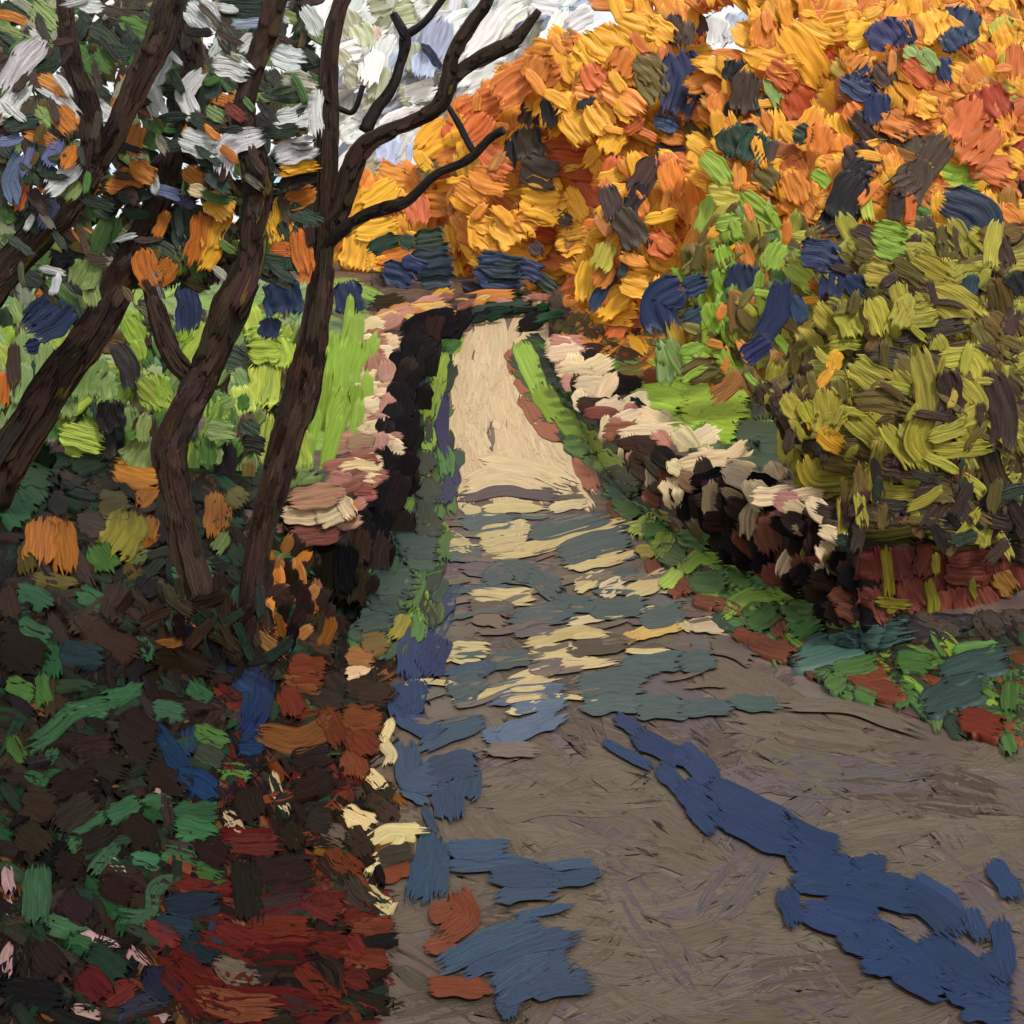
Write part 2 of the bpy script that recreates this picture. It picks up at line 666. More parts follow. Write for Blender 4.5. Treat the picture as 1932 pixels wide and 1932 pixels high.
def lawn_sheet(name, c4):
    vs, fs = [], []
    for a in range(9):
        for b in range(9):
            s_, t_ = a / 8, b / 8
            u = (c4[0][0] * (1 - s_) + c4[1][0] * s_) * (1 - t_) + (c4[3][0] * (1 - s_) + c4[2][0] * s_) * t_
            v = (c4[0][1] * (1 - s_) + c4[1][1] * s_) * (1 - t_) + (c4[3][1] * (1 - s_) + c4[2][1] * s_) * t_
            g = ray(u, v, 'ground')[0]
            vs.append((g.x, g.y, g.z + .004))
    for a in range(8):
        for b in range(8):
            fs.append((a * 9 + b, a * 9 + b + 1, a * 9 + b + 10, a * 9 + b + 9))
    o = link_mesh(name, vs, fs, LAWN)
    o['kind'] = 'structure'
    return o


lawn_l = lawn_sheet('lawn', [(630, 625), (690, 625), (650, 850), (585, 850)])
lawn_r = lawn_sheet('lawn', [(1210, 735), (1420, 735), (1430, 830), (1300, 815)])
own('lawnl', lawn_l, 'grass_tuft', surf='all', gain=GAIN_V * .8, face=True, thick=.02, lift=.03)
own('lawnr', lawn_r, 'grass_tuft', surf='all', gain=GAIN_V * .9, clampd=.3, lift=.03, top=.03)
own('lwall', left_wall, 'stone', surf='all', gain=GAIN_V * .85, face=True, thick=.07, relief=1.2, top=.05)
own('rwall', right_wall, 'stone', surf='all', gain=GAIN_V * .85, face=True, thick=.07, relief=1.2, top=.05)
own('red', red_wall, 'brick_patch', surf='red', gain=GAIN_V * .8, clampd=.15, thick=.04, top=.02)

# ------------------------------------------------------------------ trees and plants: (key, u, v, depth, radius px, name, label, category, group)
FAM = {}
HOLES = [(1320, 0, 1425, 108), (1085, 20, 1190, 78), (690, 250, 800, 330)]


def plant(fam, key, u, v, d, rad, name, label, cat, group=None, base_v=None, surf=None, **kw):
    d0 = d
    g = P(u, base_v or v + rad * .6, d)
    zg = height(g.x, g.y)
    root = thing(name, label, cat, (g.x, g.y, zg), group)
    own(key, root, 'leaf_clump', depth=d, R_px=rad, centre=(u, v), surf=surf, **kw)
    FAM.setdefault(fam, []).append((key, u, v, rad))
    return root


def nearest(fam, pts):
    uc = sum(p[0] for p in pts) / len(pts)
    vc = sum(p[1] for p in pts) / len(pts)
    return min(FAM[fam], key=lambda k: math.hypot(uc - k[1], (vc - k[2])) / k[3])[0]


TG = 'bare dark trees on the left bank'  # white and pale canopy dabs stand for sky showing between the leaves
T = {}
T['t1'] = plant('canopy', 't1', 95, 200, 5.05, 200, 'tree', 'forked dark tree at the far left whose trunk leans in from the left edge', 'tree', TG, 900)
T['t2'] = plant('canopy', 't2', 285, 200, 5.55, 200, 'tree', 'leaning brown tree crossing from lower left to upper right, second from the left', 'tree', TG, 1150)
T['t3'] = plant('canopy', 't3', 455, 200, 5.45, 200, 'tree', 'thick crooked brown tree with a short side stem, third trunk from the left', 'tree', TG, 1150)
T['t4'] = plant('canopy', 't4', 760, 110, 5.8, 260, 'tree', 'tall slim dark tree beside the left wall with limbs arching over the path', 'tree', TG, 1180)
AG = 'autumn trees behind the wall'
for a in (
    ('g1', 760, 420, 37, 180, 'golden autumn tree right behind the arching limb, above the left wall', 1),
    ('g2', 1000, 380, 35, 190, 'golden and orange autumn tree rising straight above the top of the path', 1),
    ('g3', 1190, 170, 33, 190, 'tall golden autumn tree with a dark broken stem, touching the pale sky', 1),
    ('g4', 1250, 440, 27, 170, 'orange autumn tree with a dark forked stem standing right of the path top', 1),
    ('g5', 1480, 130, 31, 190, 'bright yellow autumn tree at the top with a navy streaked stem', 1),
    ('g6', 1470, 330, 25, 170, 'russet and olive tree with a curved black-green limb in the middle right', 1),
    ('g7', 1700, 190, 28, 190, 'yellow and orange tree with navy zigzag stem in the upper right', 1),
    ('g8', 1850, 260, 20, 150, 'red-orange autumn tree along the upper right edge', 1),
    ('g9', 1660, 370, 17, 150, 'dark forked tree with a black pointed stump among lime sprays', 1),
    ('g10', 1830, 460, 13, 110, 'slate-blue leaved sapling with a hooked top near the right edge', 0),
):
    T[a[0]] = plant('autumn', a[0], a[1], a[2], a[3], a[4], 'tree', a[5], 'tree', AG, gain=1.12)
BG = 'dark bushes at the head of the path'
for a in (
    ('b1', 350, 580, 8.6, 50, 'navy bush standing between the two left brown trunks'),
    ('b2', 530, 570, 11, 60, 'broad navy bush just left of the tall slim trunk'),
    ('b3', 660, 560, 27, 45, 'small navy bush just right of the tall slim trunk'),
    ('b4', 780, 510, 31.5, 75, 'dark blue-green bush with a ragged top above the pink wall end'),
    ('b5', 960, 515, 31, 80, 'low rounded slate-blue bush at the head of the path'),
    ('b6', 100, 590, 8.0, 70, 'navy and teal bush at the far left between leaning trunks'),
    ('b7', 1250, 590, 19, 80, 'navy bush with a drooping wing shape right of the path top'),
    ('b8', 1480, 640, 14, 90, 'tall navy bush between the lime shrub and the olive shrub'),
):
    T[a[0]] = plant('bush', a[0], a[1], a[2], a[3], a[4], 'bush', a[5], 'bush', BG)
for a in (
    ('h1', 60, 690, 11, 90, 'shrub', 'sage green shrub at the left edge behind the leaning trunk'),
    ('h2', 190, 740, 10, 100, 'shrub', 'pale sage shrub framed between the leaning trunk and the crooked trunk'),
    ('h3', 270, 790, 9.5, 60, 'shrub', 'bright lime tuft low between two brown trunks'),
    ('h4', 400, 810, 9.5, 70, 'shrub', 'small grey-green shrub between the crooked trunk and the slim trunk'),
    ('h5', 500, 690, 15, 70, 'shrub', 'yellow-lime shrub glowing left of the slim trunk'),
    ('l1', 1390, 480, 20, 110, 'shrub', 'lime leaved shrub high on the right below the russet tree'),
    ('l2', 1440, 590, 18, 90, 'shrub', 'olive and lime shrub standing above the right lawn'),
    ('o1', 1560, 800, 8.3, 130, 'shrub', 'yellow-olive shrub drooping over the broken wall on the right'),
    ('o2', 1700, 590, 8.6, 140, 'shrub', 'tall olive shrub with slanting leaf blades at the right'),
    ('o3', 1780, 790, 7.4, 150, 'shrub', 'dark olive shrub with long upright yellow sprays at the right edge'),
):
    T[a[0]] = plant('shrub', a[0], a[1], a[2], a[3], a[4], a[5], a[6], 'shrub', 'shrubs beside the walls')
UG = 'undergrowth on the shaded left bank'
for a in (
    ('u1', 100, 1030, 100, 'fern', 'orange fern clump at the far left under the leaning trunk', 'fern'),
    ('u2', 230, 1010, 80, 'fern', 'orange and olive fern between the leaning trunk and the crooked trunk', 'fern'),
    ('u3', 400, 970, 60, 'fern', 'ochre fern tuft between the crooked trunk and the slim trunk', 'fern'),
    ('u4', 540, 1060, 80, 'bush', 'orange bush with two green leaves at the near end of the left wall', 'bush'),
    ('u5', 30, 930, 80, 'bush', 'emerald leaved bush at the far left foot of the leaning trunk', 'bush'),
    ('u6', 80, 1230, 110, 'bramble', 'dark bramble with thin green shoots at the left edge, level with the wall end', 'bramble'),
    ('u7', 250, 1200, 110, 'bramble', 'brown-black bramble under the crooked trunk with few green leaves', 'bramble'),
    ('u8', 420, 1180, 90, 'bramble', 'dark bramble with emerald leaf dabs at the foot of the slim trunk', 'bramble'),
    ('u9', 190, 1370, 110, 'bramble', 'bramble with long swept green fronds in the shaded lower left', 'bramble'),
    ('u10', 440, 1360, 110, 'bramble', 'bramble with two bright blue leaf streaks right of the swept fronds', 'bramble'),
    ('u11', 560, 1340, 90, 'bush', 'rust brown bush spilling toward the path from the left bank', 'bush'),
    ('u12', 70, 1560, 110, 'bramble', 'black-brown bramble on the left edge above the single large green leaf', 'bramble'),
    ('u13', 230, 1610, 110, 'bramble', 'bramble with scattered emerald leaves in the lower left', 'bramble'),
    ('u14', 400, 1570, 90, 'bramble', 'bramble with ladder-like green leaves beside the pale stones', 'bramble'),
    ('u15', 560, 1500, 80, 'bush', 'brown bush with fawn twigs near the path edge, lower left', 'bush'),
    ('u16', 60, 1760, 110, 'bramble', 'bramble with one large upright green leaf in the bottom left', 'bramble'),
    ('u17', 300, 1760, 110, 'bramble', 'bramble with an S shaped green frond and slate leaves at the bottom left', 'bramble'),
    ('u18', 520, 1720, 110, 'bush', 'dark brown tangle above the red leaf bed at the bottom', 'bush'),
    ('u19', 180, 1880, 110, 'bush', 'dark red and navy bush in the bottom left corner', 'bush'),
    ('u20', 480, 1860, 120, 'bush', 'deep red leaf bed with a black curl at the bottom left of the path', 'bush'),
):
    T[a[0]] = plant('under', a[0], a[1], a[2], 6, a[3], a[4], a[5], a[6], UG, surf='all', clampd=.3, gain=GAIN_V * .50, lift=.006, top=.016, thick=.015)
own('redleaf', T['o3'], 'leaf_clump', surf='red', gain=GAIN_V * .55, clampd=.15, thick=.03, lift=.05)
own('lface', left_wall, 'stone', surf='all', gain=GAIN_V * .6, face=True, thick=.07, top=.045)  # near-black dabs: the wall's shadow side painted into its stones
own('rface', right_wall, 'stone', surf='all', gain=GAIN_V * .7, face=True, thick=.07, top=.03)  # dark dabs paint the shade on this wall's lane side
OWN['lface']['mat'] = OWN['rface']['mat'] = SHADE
# clouds in the gap
for a in (
    ('c1', 690, 120, 62, 90, 'pale sage-white cloud patch left of the arching limb'),
    ('c2', 890, 100, 62, 110, 'bright white slanting cloud streaks between the two high limbs'),
    ('c3', 750, 290, 60, 50, 'small pale blue cloud gap under the arching limb'),
    ('c4', 1370, 50, 60, 50, 'small white-blue cloud gap at the top between yellow trees'),
    ('c5', 1100, 50, 60, 80, 'thin white cloud along the top of the golden tree'),
):
    T[a[0]] = plant('cloud', a[0], a[1], a[2], a[3], a[4], 'cloud', a[5], 'cloud', 'clouds seen between the limbs', gain=1.05)
    OWN[a[0]]['part'] = 'puff'
    T[a[0]].location.z = P(a[1], a[2], a[3]).z
    bpy.context.view_layer.update()

# ------------------------------------------------------------------ trunks
def tube(name, pts, parent, sides=12, code='D', code2='DD'):
    """pts: (u, v, depth, diameter in frame units)"""
    n = 5 * (len(pts) - 1) + 1
    us = catmull([(p[0], p[1]) for p in pts], n) if len(pts) > 2 else [(pts[0][0] + (pts[1][0] - pts[0][0]) * k / (n - 1), pts[0][1] + (pts[1][1] - pts[0][1]) * k / (n - 1)) for k in range(n)]
    vs, cs, uv, fs = [], [], [], []
    ridge = [R.uniform(.92, 1.08) for _ in range(sides)]
    cA = [pig(R.choice((code, code, code2)), R, 6) for _ in range(sides)]
    ctr = []
    for k in range(n):
        t = k / (n - 1) * (len(pts) - 1)
        i = min(int(t), len(pts) - 2)
        f = t - i
        d = pts[i][2] * (1 - f) + pts[i + 1][2] * f
        w = pts[i][3] * (1 - f) + pts[i + 1][3] * f
        ctr.append((P(us[k][0], us[k][1], d), w * d / F * .5, w))
    ln = 0
    for k in range(n):
        a, b = ctr[max(0, k - 1)][0], ctr[min(n - 1, k + 1)][0]
        tan = (b - a).normalized()
        sx = tan.cross(Vector((0, 1, 0)))
        sx = sx.normalized() if sx.length > 1e-4 else Vector((1, 0, 0))
        sy = sx.cross(tan).normalized()
        if k:
            ln += (ctr[k][0] - ctr[k - 1][0]).length * F / ctr[k][0].y
        for j in range(sides):
            an = 2 * math.pi * j / sides
            rr = ctr[k][1] * ridge[j] * (1 + .04 * math.sin(k * 1.7 + j * 2.1) + R.uniform(-.025, .025))
            p = ctr[k][0] + (sx * math.cos(an) + sy * math.sin(an)) * rr
            vs.append(tuple(p))
            q = .85 + .3 * R.random()
            cs.append(tuple(c * q * GAIN_V for c in cA[j]))
            uv.append((j / sides * ctr[k][2] * 3.0, ln))
    for k in range(n - 1):
        for j in range(sides):
            j2 = (j + 1) % sides
            fs.append((k * sides + j, k * sides + j2, (k + 1) * sides + j2, (k + 1) * sides + j))
    fs.append(tuple(range(sides))[::-1])
    fs.append(tuple((n - 1) * sides + j for j in range(sides)))
    o = link_mesh(name, vs, fs, BARK, parent, cs, uv)
    tot = sum(math.hypot(us[k + 1][0] - us[k][0], us[k + 1][1] - us[k][1]) for k in range(n - 1))
    nd = int(tot * ctr[n // 2][2] / 620) if ctr[n // 2][2] > 14 else 0
    for q in range(nd):
        k = R.randrange(0, n - 2)
        k2 = min(n - 1, k + R.choice((4, 6, 8)))
        off = R.uniform(-.40, .40)
        pl = []
        for kk in (k, (k + k2) // 2, k2) if k2 - k > 1 else (k, k2):
            a, b = us[max(0, kk - 1)], us[min(n - 1, kk + 1)]
            tx, ty = b[0] - a[0], b[1] - a[1]
            ll = math.hypot(tx, ty) or 1
            pl.append((us[kk][0] - ty / ll * off * ctr[kk][2], us[kk][1] + tx / ll * off * ctr[kk][2]))
        r_ = dab(pl, ctr[k][2] * R.uniform(.22, .5), R.choice((code, code, code2, 'OLD' if R.random() < .08 else code)), depth=ctr[k][0].y - ctr[k][1] * math.sqrt(1 - off * off * 2.6) - .004, relief=.7, gain=GAIN_V, thick=ctr[k][1] * .25, jit=8)
        link_mesh('bark_ridge', r_[0], r_[1], BARK, o, r_[2], r_[3])
    return o


def tp(tile, s, d0, d1=None):
    """tile coords '100,0,15 ...' (tens of tile pixels, diameter) -> tube points"""
    ox, oy = tile[0] * 641.4, tile[1] * 641.4
    q = [tuple(map(float, a.split(','))) for a in s.split()]
    d1 = d1 or d0
    return [(ox + a * 3.36, oy + b * 3.36, d0 + (d1 - d0) * i / (len(q) - 1), c * 3.36) for i, (a, b, c) in enumerate(q)]


tube('trunk', tp((0, 0), '-34,205,22 -14,172,20 5,150,18 25,128,18 42,108,18 50,94,17', 5.0, 5.0), T['t1'])
tube('limb', tp((0, 0), '50,96,15 52,78,13 48,56,12 41,36,11 37,14,10 36,-6,8', 4.98, 4.95), T['t1'])
tube('limb', tp((0, 0), '48,98,15 62,80,13 71,60,13 80,40,14 90,22,17 94,6,18 97,-8,17', 5.0, 5.05), T['t1'])
tube('trunk', tp((0, 0), '-6,282,24 4,258,22 22,230,22 36,208,21 52,186,19 64,164,18 76,140,16 86,122,14 93,102,13 99,84,11', 5.5, 5.6), T['t2'])
tube('limb', tp((0, 0), '99,86,11 106,70,10 103,52,9 108,38,12 106,24,14 100,6,14 98,-6,12', 5.6, 5.65), T['t2'])
tube('limb', tp((0, 0), '70,112,5 82,98,6 92,88,6', 5.58), T['t2'])
tube('trunk', tp((0, 0), '116,345,17 106,310,16 102,290,15 97,268,18 96,248,19 106,228,18 116,210,17', 5.3, 5.4), T['t3'])
tube('limb', tp((0, 0), '114,212,17 122,192,18 130,170,20 140,148,14 142,128,14 145,108,16 142,88,16 136,66,12 142,40,10 150,18,12 156,-4,12', 5.38, 5.15), T['t3'])
tube('limb', tp((0, 0), '112,216,12 98,202,11 91,186,11 86,168,9 82,158,6', 5.4, 5.45), T['t3'])
tube('limb', tp((0, 0), '140,150,10 128,144,9 116,150,8', 5.43), T['t3'])
tube('trunk', tp((0, 0), '139,360,14 141,330,14 146,300,14 150,284,15 158,258,16 166,232,17 172,208,17 176,180,14 180,152,13 182,124,14', 5.6, 5.75), T['t4'])
tube('limb', tp((0, 0), '182,126,13 184,96,11 185,66,11 185,36,9 189,10,9 196,-8,8', 5.75, 5.8), T['t4'])
tube('limb', tp((1, 0), '-9,130,12 0,116,13 5,100,13 12,84,11 24,75,8 44,67,8 56,59,9 61,46,10 63,32,8 72,16,8 82,2,7 86,-8,6', 5.75, 5.5), T['t4'])
tube('limb', tp((1, 0), '61,46,8 72,37,8 84,30,9 98,23,8 106,14,5 112,6,4', 5.6, 5.45), T['t4'])
tube('limb', tp((1, 0), '-10,140,9 0,131,7 14,121,7 26,117,8 38,113,6 54,98,5 72,90,5 84,78,5 92,73,5', 5.7, 5.4), T['t4'], code='K', code2='DD')
tube('twig', tp((1, 0), '61,60,3 67,70,4 71,78,4 76,87,4', 5.5), T['t4'], code='K', code2='DD')
tube('twig', tp((1, 0), '14,74,8 20,62,7 29,50,6 34,36,5 37,22,6 30,8,5', 5.75), T['t4'], code='K', code2='DD')
tube('twig', tp((1, 0), '37,20,5 48,12,4 60,-4,4', 5.75), T['t4'], code='K', code2='DD')
tube('twig', tp((1, 0), '-8,56,3 2,62,3 8,62,3 13,48,3', 5.72), T['t4'], code='K')
# stems of the autumn trees, standing inside their crowns
for key, u0, v0, u1, v1, w in (('g1', 740, 600, 770, 330, 16), ('g2', 1010, 570, 1000, 300, 18), ('g3', 1060, 600, 1180, 120, 18), ('g4', 1210, 680, 1230, 330, 16),
                               ('g5', 1440, 560, 1480, 90, 18), ('g6', 1450, 660, 1470, 260, 18), ('g7', 1690, 600, 1700, 120, 20), ('g8', 1880, 640, 1850, 200, 18),
                               ('g9', 1600, 640, 1640, 300, 22), ('g10', 1850, 720, 1845, 400, 14)):
    d = OWN[key]['depth'] + .3
    tube('trunk', [(u0, v0 + 60, d, w * 1.2), ((u0 + u1) / 2 + 12, (v0 + v1) / 2, d, w), (u1, v1, d, w * .5)], T[key], 8)

